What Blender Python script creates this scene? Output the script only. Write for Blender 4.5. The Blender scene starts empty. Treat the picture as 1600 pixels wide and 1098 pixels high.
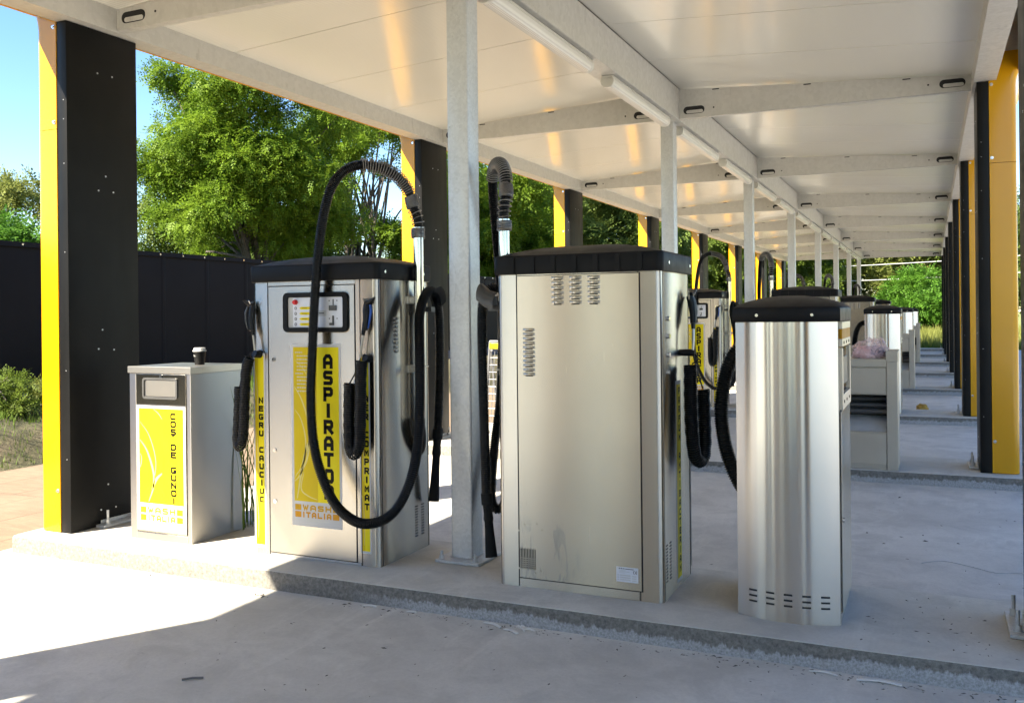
import bpy, math, random
import numpy as np
from mathutils import Vector, Matrix, noise
random.seed(7); RNG = np.random.default_rng(11)
SC = bpy.context.scene
COL = SC.collection
PI = math.pi
BAY = 4.74                                   # distance between two concrete islands
ISL_Y = 4.18                                 # front kerb of the nearest island
GZ = -0.11                                   # forecourt level; island tops are z = 0

# ------------------------------------------------------------------ materials
def nodes(name):
    m = bpy.data.materials.new(name); m.use_nodes = True
    nt = m.node_tree
    return m, nt, nt.nodes['Principled BSDF']
def N(nt, typ, **kw):
    n = nt.nodes.new(typ)
    for k, v in kw.items():
        if k in n.inputs: n.inputs[k].default_value = v
        else: setattr(n, k, v)
    return n
def ramp(nt, fac, stops):
    r = nt.nodes.new('ShaderNodeValToRGB')
    el = r.color_ramp.elements
    while len(el) < len(stops): el.new(0.5)
    for e, (p, c) in zip(el, stops):
        e.position = p; e.color = (*c, 1) if len(c) == 3 else c
    nt.links.new(fac, r.inputs[0]); return r.outputs[0]
def objco(nt, sx=1, sy=1, sz=1, world=False):
    if world:
        g = nt.nodes.new('ShaderNodeNewGeometry').outputs['Position']
    else:
        g = nt.nodes.new('ShaderNodeTexCoord').outputs['Object']
    mp = nt.nodes.new('ShaderNodeMapping'); mp.inputs['Scale'].default_value = (sx, sy, sz)
    nt.links.new(g, mp.inputs[0]); return mp.outputs[0]
def mixc(nt, fac, a, b):
    mx = nt.nodes.new('ShaderNodeMix'); mx.data_type = 'RGBA'
    if isinstance(fac, (int, float)): mx.inputs[0].default_value = fac
    else: nt.links.new(fac, mx.inputs[0])
    for s, v in ((6, a), (7, b)):
        if isinstance(v, tuple): mx.inputs[s].default_value = (*v[:3], 1)
        else: nt.links.new(v, mx.inputs[s])
    return mx.outputs[2]
def bump(nt, bs, h, strength=.2, dist=.01):
    b = N(nt, 'ShaderNodeBump'); b.inputs['Strength'].default_value = strength; b.inputs['Distance'].default_value = dist
    nt.links.new(h, b.inputs['Height']); nt.links.new(b.outputs[0], bs.inputs['Normal'])
def noise_t(nt, co, scale, detail=4, rough=.5, dist=0):
    n = N(nt, 'ShaderNodeTexNoise'); n.inputs['Scale'].default_value = scale; n.inputs['Detail'].default_value = detail
    n.inputs['Roughness'].default_value = rough; n.inputs['Distortion'].default_value = dist
    nt.links.new(co, n.inputs['Vector']); return n.outputs['Fac']
def plain(name, c, rough=.5, metal=0, var=.12, scale=6, rvar=.08, spec=None):
    m, nt, bs = nodes(name)
    co = objco(nt)
    f = noise_t(nt, co, scale, 5, .6)
    a = tuple(x * (1 - var) for x in c); b = tuple(min(1, x * (1 + var)) for x in c)
    nt.links.new(ramp(nt, f, [(.3, a), (.7, b)]), bs.inputs['Base Color'])
    r = ramp(nt, noise_t(nt, co, scale * 2.3, 4, .6), [(.3, (max(0, rough - rvar),) * 3), (.7, (min(1, rough + rvar),) * 3)])
    nt.links.new(r, bs.inputs['Roughness']); bs.inputs['Metallic'].default_value = metal
    if spec is not None: bs.inputs['Specular IOR Level'].default_value = spec
    return m

def steel(name, c=(.62, .59, .54), rough=.2, streak=(60, 60, 1.2), stain=0, bstr=.02, wob=.0, aniso=0):
    m, nt, bs = nodes(name)
    bs.inputs['Metallic'].default_value = 1
    co = objco(nt, *streak)
    f = noise_t(nt, co, 4, 3, .6)
    big = noise_t(nt, objco(nt), 2.2, 3, .5)
    base = ramp(nt, big, [(.3, tuple(x * .95 for x in c)), (.7, tuple(min(1, x * 1.04) for x in c))])
    if stain:
        d = noise_t(nt, objco(nt, 1, 1, .35), 9, 5, .65, .8)
        base = mixc(nt, ramp(nt, d, [(.62, (0, 0, 0)), (.75, (stain,) * 3)]), base, (.3, .27, .23))
    nt.links.new(base, bs.inputs['Base Color'])
    rr = ramp(nt, f, [(.25, (rough - .012,) * 3), (.75, (rough + .014,) * 3)])
    nt.links.new(rr, bs.inputs['Roughness'])
    if aniso:                                              # grain runs upright: reflections drawn out vertically
        tg = N(nt, 'ShaderNodeTangent', direction_type='RADIAL', axis='Z'); nt.links.new(tg.outputs[0], bs.inputs['Tangent'])
        bs.inputs['Anisotropic'].default_value = aniso; bs.inputs['Anisotropic Rotation'].default_value = .25
    if bstr:
        h = f
        if wob:
            w = noise_t(nt, objco(nt, 1, 1, .5), 1.6, 2, .4)
            ad = N(nt, 'ShaderNodeMath', operation='MULTIPLY_ADD'); nt.links.new(w, ad.inputs[0]); ad.inputs[1].default_value = wob; nt.links.new(f, ad.inputs[2]); h = ad.outputs[0]
        bump(nt, bs, h, bstr, .002)
    return m

M = {}
M['steel'] = steel('brushed steel', (.42, .39, .335), rough=.26, stain=.12, bstr=0, aniso=1)
M['steel_bin'] = steel('satin bin steel', (.47, .445, .40), rough=.30, stain=0, bstr=0, aniso=1)
def stained():
    m = steel('stained back sheet', (.50, .465, .40), rough=.26, stain=.12, bstr=0, aniso=1); nt = m.node_tree; bs = nt.nodes['Principled BSDF']
    src = bs.inputs['Base Color'].links[0].from_socket
    co = nt.nodes.new('ShaderNodeTexCoord').outputs['Object']; sp = N(nt, 'ShaderNodeSeparateXYZ'); nt.links.new(co, sp.inputs[0])
    def rng(sock, a, b):
        r = N(nt, 'ShaderNodeMapRange'); r.inputs[1].default_value = a; r.inputs[2].default_value = b; nt.links.new(sock, r.inputs[0]); return r.outputs[0]
    n = noise_t(nt, objco(nt, 1, 1, .22), 17, 6, .62, 1.5)
    k = ramp(nt, n, [(.54, (0, 0, 0)), (.60, (1, 1, 1)), (.63, (.55,) * 3), (.8, (.5,) * 3)])
    v = k
    for sk in (rng(sp.outputs[2], .40, .30), rng(sp.outputs[0], -.06, .10)):
        q = N(nt, 'ShaderNodeMath', operation='MULTIPLY'); nt.links.new(v, q.inputs[0]); nt.links.new(sk, q.inputs[1]); v = q.outputs[0]
    nt.links.new(mixc(nt, v, src, (.36, .355, .34)), bs.inputs['Base Color'])
    return m
M['steel_back'] = stained()
M['steel_shiny'] = steel('polished steel', (.66, .63, .58), .09, stain=0, bstr=.01)
M['steel_drum'] = steel('bright rolled steel', (.66, .64, .60), .19, streak=(1, 1, .05), bstr=.0, aniso=1)
M['steel_side'] = steel('steel side sheet', (.50, .475, .43), .25, bstr=0, aniso=1)
M['steel_matt'] = steel('matt steel', (.52, .49, .44), .36, bstr=0)
M['spring'] = plain('dull spring steel', (.22, .21, .20), .42, .85, .08)
M['steel_dark'] = steel('dark polished steel', (.16, .155, .14), .22, bstr=0)
M['chrome'] = plain('chrome screw', (.7, .7, .7), .15, 1, .05)
M['black_plastic'] = plain('black moulded plastic', (.006, .006, .0065), .5, 0, .2, 5, .06, .16)
M['rubber'] = plain('black rubber hose', (.004, .004, .0045), .42, 0, .2, 14, .1, .3)
M['rubber_soft'] = plain('matt black rubber', (.006, .006, .006), .6, 0, .2, 14, .1, .2)
M['gap'] = plain('dark gap', (.01, .01, .01), .8)
M['white'] = plain('white vinyl', (.52, .52, .52), .5, 0, .03, 6, .05, .2)
M['yel_bright'] = plain('bright yellow vinyl', (.72, .60, .006), .5, 0, .04, 6, .05, .2)
M['yel_deep'] = plain('deep yellow vinyl', (.58, .43, .006), .5, 0, .06, 3, .05, .2)
M['swoosh'] = plain('pale swoosh print', (.62, .54, .18), .5, 0, .04, 6, .05, .2)
M['ink'] = plain('black print', (.005, .005, .004), .55, 0, .1, 6, .05, .1)
M['orange_ink'] = plain('orange print', (.56, .26, .008), .5, 0, .05, 6, .05, .2)
M['gold_ink'] = plain('gold print', (.52, .29, .010), .5, 0, .05, 6, .05, .2)
M['grey_ink'] = plain('faint grey print', (.55, .55, .52), .4)
M['red'] = plain('red button', (.6, .02, .02), .25)
M['blue'] = plain('blue trigger', (.01, .06, .30), .35)
M['grey_plastic'] = plain('grey plastic', (.45, .45, .44), .45)
M['dark_grey'] = plain('dark grey plastic', (.06, .06, .06), .4)
M['glass_dark'] = plain('dark screen', (.01, .011, .012), .08)
M['lamp_white'] = plain('white lamp housing', (.66, .65, .60), .35, 0, .05)
M['label_silver'] = plain('silver type plate', (.62, .63, .68), .35, .2, .05)

def black_sheet():
    m, nt, bs = nodes('black coated sheet')
    co = objco(nt)
    f = noise_t(nt, co, 3, 5, .6)
    nt.links.new(ramp(nt, f, [(.3, (.005, .005, .005)), (.7, (.008, .008, .008))]), bs.inputs['Base Color'])
    nt.links.new(ramp(nt, noise_t(nt, objco(nt, 3, 3, .4), 5, 4), [(.3, (.36,) * 3), (.7, (.46,) * 3)]), bs.inputs['Roughness']); bs.inputs['Specular IOR Level'].default_value = .13
    return m
M['black_sheet'] = black_sheet()
def yellow_sheet():
    m, nt, bs = nodes('yellow coated sheet')
    f = noise_t(nt, objco(nt), 2, 4, .6)
    nt.links.new(ramp(nt, f, [(.3, (.56, .27, .003)), (.7, (.59, .288, .004))]), bs.inputs['Base Color'])
    bs.inputs['Roughness'].default_value = .2
    bs.inputs['Specular IOR Level'].default_value = .35; bs.inputs['Coat Weight'].default_value = .1; bs.inputs['Coat Roughness'].default_value = .08
    bump(nt, bs, noise_t(nt, objco(nt, 1, 1, .3), 5, 2), .05, .01)
    return m
M['yellow_sheet'] = yellow_sheet()
def galv(name, c1, c2, metal, rough, scale=28):
    m, nt, bs = nodes(name)
    co = objco(nt)
    v = N(nt, 'ShaderNodeTexVoronoi'); v.inputs['Scale'].default_value = scale
    nt.links.new(co, v.inputs['Vector'])
    sep = N(nt, 'ShaderNodeSeparateColor'); nt.links.new(v.outputs['Color'], sep.inputs[0])
    n2 = noise_t(nt, objco(nt, 1, 1, .3), 7, 6, .7, .4)
    md = N(nt, 'ShaderNodeMath', operation='MULTIPLY_ADD'); nt.links.new(sep.outputs[0], md.inputs[0]); md.inputs[1].default_value = .35
    ml = N(nt, 'ShaderNodeMath', operation='MULTIPLY'); nt.links.new(n2, ml.inputs[0]); ml.inputs[1].default_value = .75
    nt.links.new(ml.outputs[0], md.inputs[2])
    base = ramp(nt, md.outputs[0], [(.3, c1), (.75, c2)])
    sp = noise_t(nt, objco(nt, 1, 1, .6), 55, 2, .5)
    base = mixc(nt, ramp(nt, sp, [(.72, (0, 0, 0)), (.77, (.28,) * 3)]), base, (.20, .20, .19))
    sc = noise_t(nt, objco(nt, 3, 3, 1), 3.2, 7, .75, 1.2)
    base = mixc(nt, ramp(nt, sc, [(.60, (0, 0, 0)), (.72, (.5,) * 3)]), base, (.25, .235, .205))
    nt.links.new(base, bs.inputs['Base Color'])
    bs.inputs['Metallic'].default_value = metal
    nt.links.new(ramp(nt, md.outputs[0], [(.3, (rough + .1,) * 3), (.75, (rough - .08,) * 3)]), bs.inputs['Roughness'])
    bump(nt, bs, n2, .05, .01)
    return m
M['galv'] = galv('galvanised post steel', (.50, .515, .53), (.58, .595, .61), .35, .42, 70)
M['galv_beam'] = galv('galvanised sheet beam', (.52, .51, .475), (.57, .56, .525), .2, .5, 30)
def ceiling():
    m, nt, bs = nodes('white sandwich panel')
    co = objco(nt, 1, 1, 1, True)
    f = noise_t(nt, co, .8, 3)
    nt.links.new(ramp(nt, f, [(.3, (.77, .745, .66)), (.7, (.80, .775, .69))]), bs.inputs['Base Color'])
    bs.inputs['Roughness'].default_value = .14
    bs.inputs['Specular IOR Level'].default_value = .9
    w = N(nt, 'ShaderNodeTexWave', wave_type='BANDS', bands_direction='Y'); w.inputs['Scale'].default_value = 12; w.inputs['Distortion'].default_value = .6
    w.inputs['Detail'].default_value = 1; w.inputs['Detail Scale'].default_value = .6
    nt.links.new(co, w.inputs['Vector'])
    bump(nt, bs, w.outputs['Fac'], .22, .004)
    return m
M['ceiling'] = ceiling()

def concrete(name, c, kerb=False, dirt=.5):
    m, nt, bs = nodes(name)
    co = objco(nt, 1, 1, 1, True)
    big = noise_t(nt, co, .55, 6, .6, .3)
    mid = noise_t(nt, co, 3.2, 8, .68, .5)
    fine = noise_t(nt, co, 60, 4, .7)
    a = tuple(x * .80 for x in c); b = tuple(x * 1.13 for x in c)
    base = ramp(nt, big, [(.30, a), (.70, b)])
    base = mixc(nt, ramp(nt, mid, [(.38, (.6,) * 3), (.56, (0, 0, 0))]), base, tuple(x * .70 for x in c))
    base = mixc(nt, ramp(nt, noise_t(nt, objco(nt, 1, .35, 1, True), 2.3, 8, .72, 1.6), [(.56, (0, 0, 0)), (.72, (.35,) * 3)]), base, tuple(min(.8, x * 1.3) for x in c))
    mp = nt.nodes.new('ShaderNodeMapping'); mp.inputs['Rotation'].default_value = (0, 0, .72); mp.inputs['Scale'].default_value = (3.2, .22, 1)
    nt.links.new(nt.nodes.new('ShaderNodeNewGeometry').outputs['Position'], mp.inputs[0])
    base = mixc(nt, ramp(nt, noise_t(nt, mp.outputs[0], 1.7, 6, .62, .3), [(.60, (0, 0, 0)), (.74, (.45,) * 3)]), base, tuple(min(.8, x * 1.22) for x in c))
    # small dark specks and scuffs
    sp = noise_t(nt, objco(nt, 1, 1.6, 1, True), 17, 3, .55)
    base = mixc(nt, ramp(nt, sp, [(.735, (0, 0, 0)), (.76, (dirt,) * 3)]), base, (.13, .115, .10))
    sp2 = noise_t(nt, objco(nt, 1, 2.2, 1, True), 4.3, 9, .74, .8)
    base = mixc(nt, ramp(nt, sp2, [(.63, (0, 0, 0)), (.70, (dirt * .8,) * 3)]), base, (.20, .19, .175))
    base = mixc(nt, ramp(nt, fine, [(.35, (.22,) * 3), (.6, (0, 0, 0))]), base, tuple(x * .6 for x in c))
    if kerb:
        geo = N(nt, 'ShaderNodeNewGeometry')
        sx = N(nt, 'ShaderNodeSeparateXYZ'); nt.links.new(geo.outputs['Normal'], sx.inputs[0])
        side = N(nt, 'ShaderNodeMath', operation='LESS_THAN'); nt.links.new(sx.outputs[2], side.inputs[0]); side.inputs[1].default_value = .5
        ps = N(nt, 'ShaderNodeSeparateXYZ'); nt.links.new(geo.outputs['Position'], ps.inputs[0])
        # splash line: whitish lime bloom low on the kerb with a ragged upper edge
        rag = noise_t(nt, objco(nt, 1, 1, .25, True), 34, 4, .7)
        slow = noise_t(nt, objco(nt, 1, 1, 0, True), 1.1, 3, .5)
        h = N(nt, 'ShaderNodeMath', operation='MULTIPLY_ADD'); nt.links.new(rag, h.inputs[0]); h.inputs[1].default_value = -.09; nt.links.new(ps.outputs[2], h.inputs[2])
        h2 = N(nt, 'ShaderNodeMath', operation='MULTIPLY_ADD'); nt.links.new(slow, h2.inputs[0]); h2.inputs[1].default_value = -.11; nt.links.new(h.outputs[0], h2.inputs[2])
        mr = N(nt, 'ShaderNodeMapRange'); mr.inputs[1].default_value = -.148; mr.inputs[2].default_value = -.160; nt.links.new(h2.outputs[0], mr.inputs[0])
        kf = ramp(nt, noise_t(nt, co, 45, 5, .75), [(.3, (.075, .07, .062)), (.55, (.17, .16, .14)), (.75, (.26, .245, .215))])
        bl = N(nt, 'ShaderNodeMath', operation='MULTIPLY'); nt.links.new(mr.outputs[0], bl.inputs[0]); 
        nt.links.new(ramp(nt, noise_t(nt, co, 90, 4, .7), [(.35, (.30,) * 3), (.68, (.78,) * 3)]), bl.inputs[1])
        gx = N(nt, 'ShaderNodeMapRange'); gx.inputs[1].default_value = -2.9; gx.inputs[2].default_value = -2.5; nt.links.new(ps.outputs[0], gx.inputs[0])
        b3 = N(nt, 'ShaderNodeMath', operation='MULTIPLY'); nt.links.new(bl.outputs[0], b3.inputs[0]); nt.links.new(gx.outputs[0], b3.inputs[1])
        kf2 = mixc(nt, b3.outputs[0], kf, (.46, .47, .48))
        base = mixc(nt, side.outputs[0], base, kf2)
    nt.links.new(base, bs.inputs['Base Color'])
    bs.inputs['Roughness'].default_value = .78
    hb = N(nt, 'ShaderNodeMath', operation='MULTIPLY_ADD'); nt.links.new(mid, hb.inputs[0]); hb.inputs[1].default_value = 3; nt.links.new(fine, hb.inputs[2])
    bump(nt, bs, hb.outputs[0], .35, .0035)
    return m
M['concrete'] = concrete('poured concrete', (.63, .603, .55))
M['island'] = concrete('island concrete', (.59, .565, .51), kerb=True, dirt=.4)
def paving():
    m, nt, bs = nodes('reddish block paving')
    co = objco(nt, 1, 1, 1, True)
    br = N(nt, 'ShaderNodeTexBrick'); br.inputs['Scale'].default_value = 1; br.inputs['Mortar Size'].default_value = .006
    br.inputs['Brick Width'].default_value = .6; br.inputs['Row Height'].default_value = 1.4
    br.inputs['Color1'].default_value = (.225, .165, .108, 1); br.inputs['Color2'].default_value = (.20, .146, .095, 1); br.inputs['Mortar'].default_value = (.08, .055, .038, 1)
    nt.links.new(co, br.inputs['Vector'])
    n1 = noise_t(nt, objco(nt, .8, 3.5, 1, True), 5, 7, .7, .6)
    base = mixc(nt, ramp(nt, n1, [(.42, (.55,) * 3), (.6, (0, 0, 0))]), br.outputs['Color'], (.15, .107, .07))
    n2 = noise_t(nt, co, 1.2, 5, .6)
    base = mixc(nt, ramp(nt, n2, [(.5, (0, 0, 0)), (.75, (.5,) * 3)]), base, (.27, .20, .135))
    nt.links.new(base, bs.inputs['Base Color']); bs.inputs['Roughness'].default_value = .85
    bump(nt, bs, n1, .5, .012)
    return m
M['paving'] = paving()
def soil(name, stops, scale=1.5):
    m, nt, bs = nodes(name)
    co = objco(nt, 1, 1, 1, True)
    n1 = noise_t(nt, co, scale, 8, .7, .5)
    nt.links.new(ramp(nt, n1, stops), bs.inputs['Base Color']); bs.inputs['Roughness'].default_value = .95
    bump(nt, bs, noise_t(nt, co, scale * 6, 6, .7), .8, .05)
    return m
M['bank'] = soil('weedy soil', [(.3, (.035, .036, .016)), (.5, (.08, .075, .035)), (.7, (.16, .13, .08))], 3)
M['field'] = soil('meadow ground', [(.3, (.08, .10, .02)), (.5, (.15, .17, .04)), (.7, (.21, .22, .06))], .6)
def leaf(name, dark, light, hue=(1, 1, 1), trans=.35, scale=.9):
    m, nt, bs = nodes(name)
    co = objco(nt, 1, 1, 1, True)
    a = noise_t(nt, co, scale, 4, .6)
    b = noise_t(nt, co, 14, 2, .5)
    ad = N(nt, 'ShaderNodeMath', operation='MULTIPLY_ADD'); nt.links.new(b, ad.inputs[0]); ad.inputs[1].default_value = .45
    ml = N(nt, 'ShaderNodeMath', operation='MULTIPLY'); nt.links.new(a, ml.inputs[0]); ml.inputs[1].default_value = .6
    nt.links.new(ml.outputs[0], ad.inputs[2])
    c = ramp(nt, ad.outputs[0], [(.36, dark), (.66, light)])
    nt.links.new(c, bs.inputs['Base Color']); bs.inputs['Roughness'].default_value = .55; bs.inputs['Specular IOR Level'].default_value = .18
    tr = N(nt, 'ShaderNodeBsdfTranslucent'); nt.links.new(c, tr.inputs[0])
    mx = N(nt, 'ShaderNodeMixShader'); mx.inputs[0].default_value = trans
    nt.links.new(bs.outputs[0], mx.inputs[1]); nt.links.new(tr.outputs[0], mx.inputs[2])
    nt.links.new(mx.outputs[0], nt.nodes['Material Output'].inputs[0])
    return m
M['leaf_acacia'] = leaf('acacia leaves', (.066, .135, .010), (.19, .285, .026), trans=.45)
M['leaf_dark'] = leaf('dark leaves', (.045, .085, .012), (.13, .18, .025))
M['leaf_blue'] = leaf('bluish leaves', (.06, .105, .022), (.16, .215, .045))
M['leaf_olive'] = leaf('olive leaves', (.085, .115, .022), (.22, .245, .06))
M['leaf_bush'] = leaf('bright bush leaves', (.04, .11, .012), (.11, .24, .025))
M['grass'] = leaf('grass blades', (.06, .11, .015), (.16, .24, .04), scale=2)
M['grass_dry'] = leaf('dry meadow grass', (.13, .15, .03), (.25, .26, .065), scale=1.2)
M['bark'] = soil('bark', [(.3, (.05, .042, .033)), (.6, (.12, .105, .082)), (.8, (.20, .18, .145))], 9)
def fence_m():
    m, nt, bs = nodes('dark blue black sheet')
    f = noise_t(nt, objco(nt), .9, 4)
    nt.links.new(ramp(nt, f, [(.3, (.005, .006, .009)), (.7, (.008, .009, .013))]), bs.inputs['Base Color'])
    bs.inputs['Roughness'].default_value = .5; bs.inputs['Specular IOR Level'].default_value = .10
    return m
M['fence'] = fence_m()
def bag_m(name, c, a):
    m, nt, bs = nodes(name)
    bs.inputs['Base Color'].default_value = (*c, 1); bs.inputs['Roughness'].default_value = .12
    f = noise_t(nt, objco(nt), 22, 4, .6, 1)
    nt.links.new(ramp(nt, f, [(.35, (a,) * 3), (.65, (min(1, a + .45),) * 3)]), bs.inputs['Alpha'])
    bump(nt, bs, f, .5, .01)
    return m
M['bag'] = bag_m('pink film', (.86, .62, .60), .12)

# ------------------------------------------------------------------ mesh building
class MB:
    def __init__(s): s.v = []; s.f = []; s.m = []
    def add(s, vs, fs, m=0):
        b = len(s.v); s.v.extend([tuple(map(float, v)) for v in vs]); s.f.extend([tuple(i + b for i in f) for f in fs]); s.m.extend([m] * len(fs)); return s
    def box(s, x0, x1, y0, y1, z0, z1, m=0):
        v = [(x, y, z) for x in (x0, x1) for y in (y0, y1) for z in (z0, z1)]
        return s.add(v, [(0, 1, 3, 2), (4, 6, 7, 5), (0, 4, 5, 1), (2, 3, 7, 6), (0, 2, 6, 4), (1, 5, 7, 3)], m)
    def prism(s, poly, a, b, axis='z', m=0):
        """2D polygon (counter clockwise) extruded from a to b along an axis"""
        n = len(poly)
        if axis == 'z': V = [(x, y, a) for x, y in poly] + [(x, y, b) for x, y in poly]
        elif axis == 'y': V = [(x, a, z) for x, z in poly] + [(x, b, z) for x, z in poly]
        else: V = [(a, y, z) for y, z in poly] + [(b, y, z) for y, z in poly]
        F = [tuple(range(n))[::-1], tuple(range(n, 2 * n))] + [(i, (i + 1) % n, n + (i + 1) % n, n + i) for i in range(n)]
        return s.add(V, F, m)
    def loft(s, rings, m=0, caps=True, closed=True):
        n = len(rings[0]); V = [p for r in rings for p in r]; F = []
        for k in range(len(rings) - 1):
            for i in range(n if closed else n - 1):
                j = (i + 1) % n
                F.append((k * n + i, k * n + j, (k + 1) * n + j, (k + 1) * n + i))
        if caps: F += [tuple(range(n))[::-1], tuple(range((len(rings) - 1) * n, len(rings) * n))]
        return s.add(V, F, m)
    def tube(s, pts, rad, seg=10, m=0, caps=True):
        P = [Vector(p) for p in pts]; n = len(P)
        if not hasattr(rad, '__len__'): rad = [rad] * n
        t0 = (P[1] - P[0]).normalized()
        u = t0.orthogonal().normalized(); rings = []
        for i in range(n):
            t = (P[min(i + 1, n - 1)] - P[max(i - 1, 0)]).normalized()
            u = (u - t * u.dot(t)).normalized(); w = t.cross(u)
            rings.append([tuple(P[i] + (u * math.cos(a) + w * math.sin(a)) * rad[i]) for a in [2 * PI * k / seg for k in range(seg)]])
        return s.loft(rings, m, caps)
    def cyl(s, p, q, r, seg=16, m=0, r2=None):
        return s.tube([p, q], [r, r if r2 is None else r2], seg, m)
    def build(s, name, mats, parent=None, smooth=40, bevel=0, loc=None, rot=None):
        me = bpy.data.meshes.new(name); me.from_pydata(s.v, [], s.f)
        for mt in (mats if isinstance(mats, (list, tuple)) else [mats]): me.materials.append(mt)
        me.polygons.foreach_set('material_index', s.m)
        me.validate(); 
        import bmesh as _b
        bm = _b.new(); bm.from_mesh(me); _b.ops.recalc_face_normals(bm, faces=bm.faces); bm.to_mesh(me); bm.free()
        if smooth:
            me.polygons.foreach_set('use_smooth', [True] * len(me.polygons))
            me.set_sharp_from_angle(angle=math.radians(smooth))
        me.update()
        o = bpy.data.objects.new(name, me); COL.objects.link(o)
        if parent: o.parent = parent
        if loc: o.location = loc
        if rot: o.rotation_euler = rot
        if bevel:
            b = o.modifiers.new('edge', 'BEVEL'); b.width = bevel; b.segments = 2; b.limit_method = 'ANGLE'; b.angle_limit = math.radians(50)
            b.harden_normals = True
        return o
def raw_mesh(name, V, F, mats, parent=None, mi=None, smooth=False):
    """V (n,3) and F (m,4) numpy arrays -> object"""
    me = bpy.data.meshes.new(name); n, m, k = len(V), len(F), F.shape[1]
    me.vertices.add(n); me.vertices.foreach_set('co', V.astype(np.float32).ravel())
    me.loops.add(m * k); me.loops.foreach_set('vertex_index', F.astype(np.int32).ravel())
    me.polygons.add(m); me.polygons.foreach_set('loop_start', np.arange(0, m * k, k, dtype=np.int32))
    for mt in (mats if isinstance(mats, (list, tuple)) else [mats]): me.materials.append(mt)
    if mi is not None: me.polygons.foreach_set('material_index', mi)
    if smooth: me.polygons.foreach_set('use_smooth', [True] * m)
    me.update(calc_edges=True); me.validate()
    o = bpy.data.objects.new(name, me); COL.objects.link(o)
    if parent: o.parent = parent
    return o
def tag(o, label=None, cat=None, group=None, kind=None):
    if label: o['label'] = label
    if cat: o['category'] = cat
    if group: o['group'] = group
    if kind: o['kind'] = kind
    return o
def empty(name, loc=(0, 0, 0), rz=0, parent=None):
    o = bpy.data.objects.new(name, None); COL.objects.link(o); o.location = loc; o.rotation_euler = (0, 0, rz)
    o.empty_display_size = .1
    if parent: o.parent = parent
    return o
KIDS = {}
def kids(o): return list(o.children)
def copy_tree(o, parent=None):
    c = o.copy(); COL.objects.link(c)
    if parent: c.parent = parent
    for ch in kids(o): copy_tree(ch, c)
    return c
def rrect(x0, x1, y0, y1, r, n=5):
    """rounded rectangle, counter clockwise; r may be one number or four (ll, lr, ur, ul)"""
    R = r if hasattr(r, '__len__') else [r] * 4
    out = []
    for (cx, cy, a0, rr) in ((x0, y0, PI, R[0]), (x1, y0, 1.5 * PI, R[1]), (x1, y1, 0, R[2]), (x0, y1, .5 * PI, R[3])):
        sx = 1 if cx == x0 else -1; sy = 1 if cy == y0 else -1
        if rr <= 0: out.append((cx, cy)); continue
        for k in range(n + 1):
            a = a0 + .5 * PI * k / n
            out.append((cx + sx * rr + rr * math.cos(a), cy + sy * rr + rr * math.sin(a)))
    return out
def smooth_path(pts, step):
    P = [Vector(p) for p in pts]; P = [P[0] * 2 - P[1]] + P + [P[-1] * 2 - P[-2]]
    out = []
    for i in range(1, len(P) - 2):
        p0, p1, p2, p3 = P[i - 1:i + 3]
        n = max(2, int((p2 - p1).length / .004))
        for k in range(n):
            t = k / n
            out.append(.5 * ((2 * p1) + (-p0 + p2) * t + (2 * p0 - 5 * p1 + 4 * p2 - p3) * t * t + (-p0 + 3 * p1 - 3 * p2 + p3) * t ** 3))
    out.append(P[-2])
    # resample evenly
    res = [out[0]]; acc = 0
    for a, b in zip(out, out[1:]):
        d = (b - a).length
        while acc + d >= step:
            t = (step - acc) / d; a = a.lerp(b, t); res.append(a.copy()); d = (b - a).length; acc = 0
        acc += d
    return res
def hose_mb(pts, r, pitch=.0112, depth=.19, seg=12):
    P = smooth_path(pts, pitch / 4)
    pat = [1, 1, 1 - depth, 1 - depth]
    mb = MB(); mb.tube(P, [r * pat[i % 4] for i in range(len(P))], seg); return mb
def coil_mb(pts, R, wire, pitch, seg=7, per=14):
    P = smooth_path(pts, pitch / per); Q = []
    t0 = (P[1] - P[0]).normalized(); u = t0.orthogonal().normalized()
    for i in range(len(P)):
        t = (P[min(i + 1, len(P) - 1)] - P[max(i - 1, 0)]).normalized(); u = (u - t * u.dot(t)).normalized(); w = t.cross(u)
        a = 2 * PI * i / per; rr = R * (1 + .05 * math.sin(i * .37))
        Q.append(P[i] + (u * math.cos(a) + w * math.sin(a)) * rr)
    mb = MB(); mb.tube(Q, wire, seg); return mb

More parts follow.
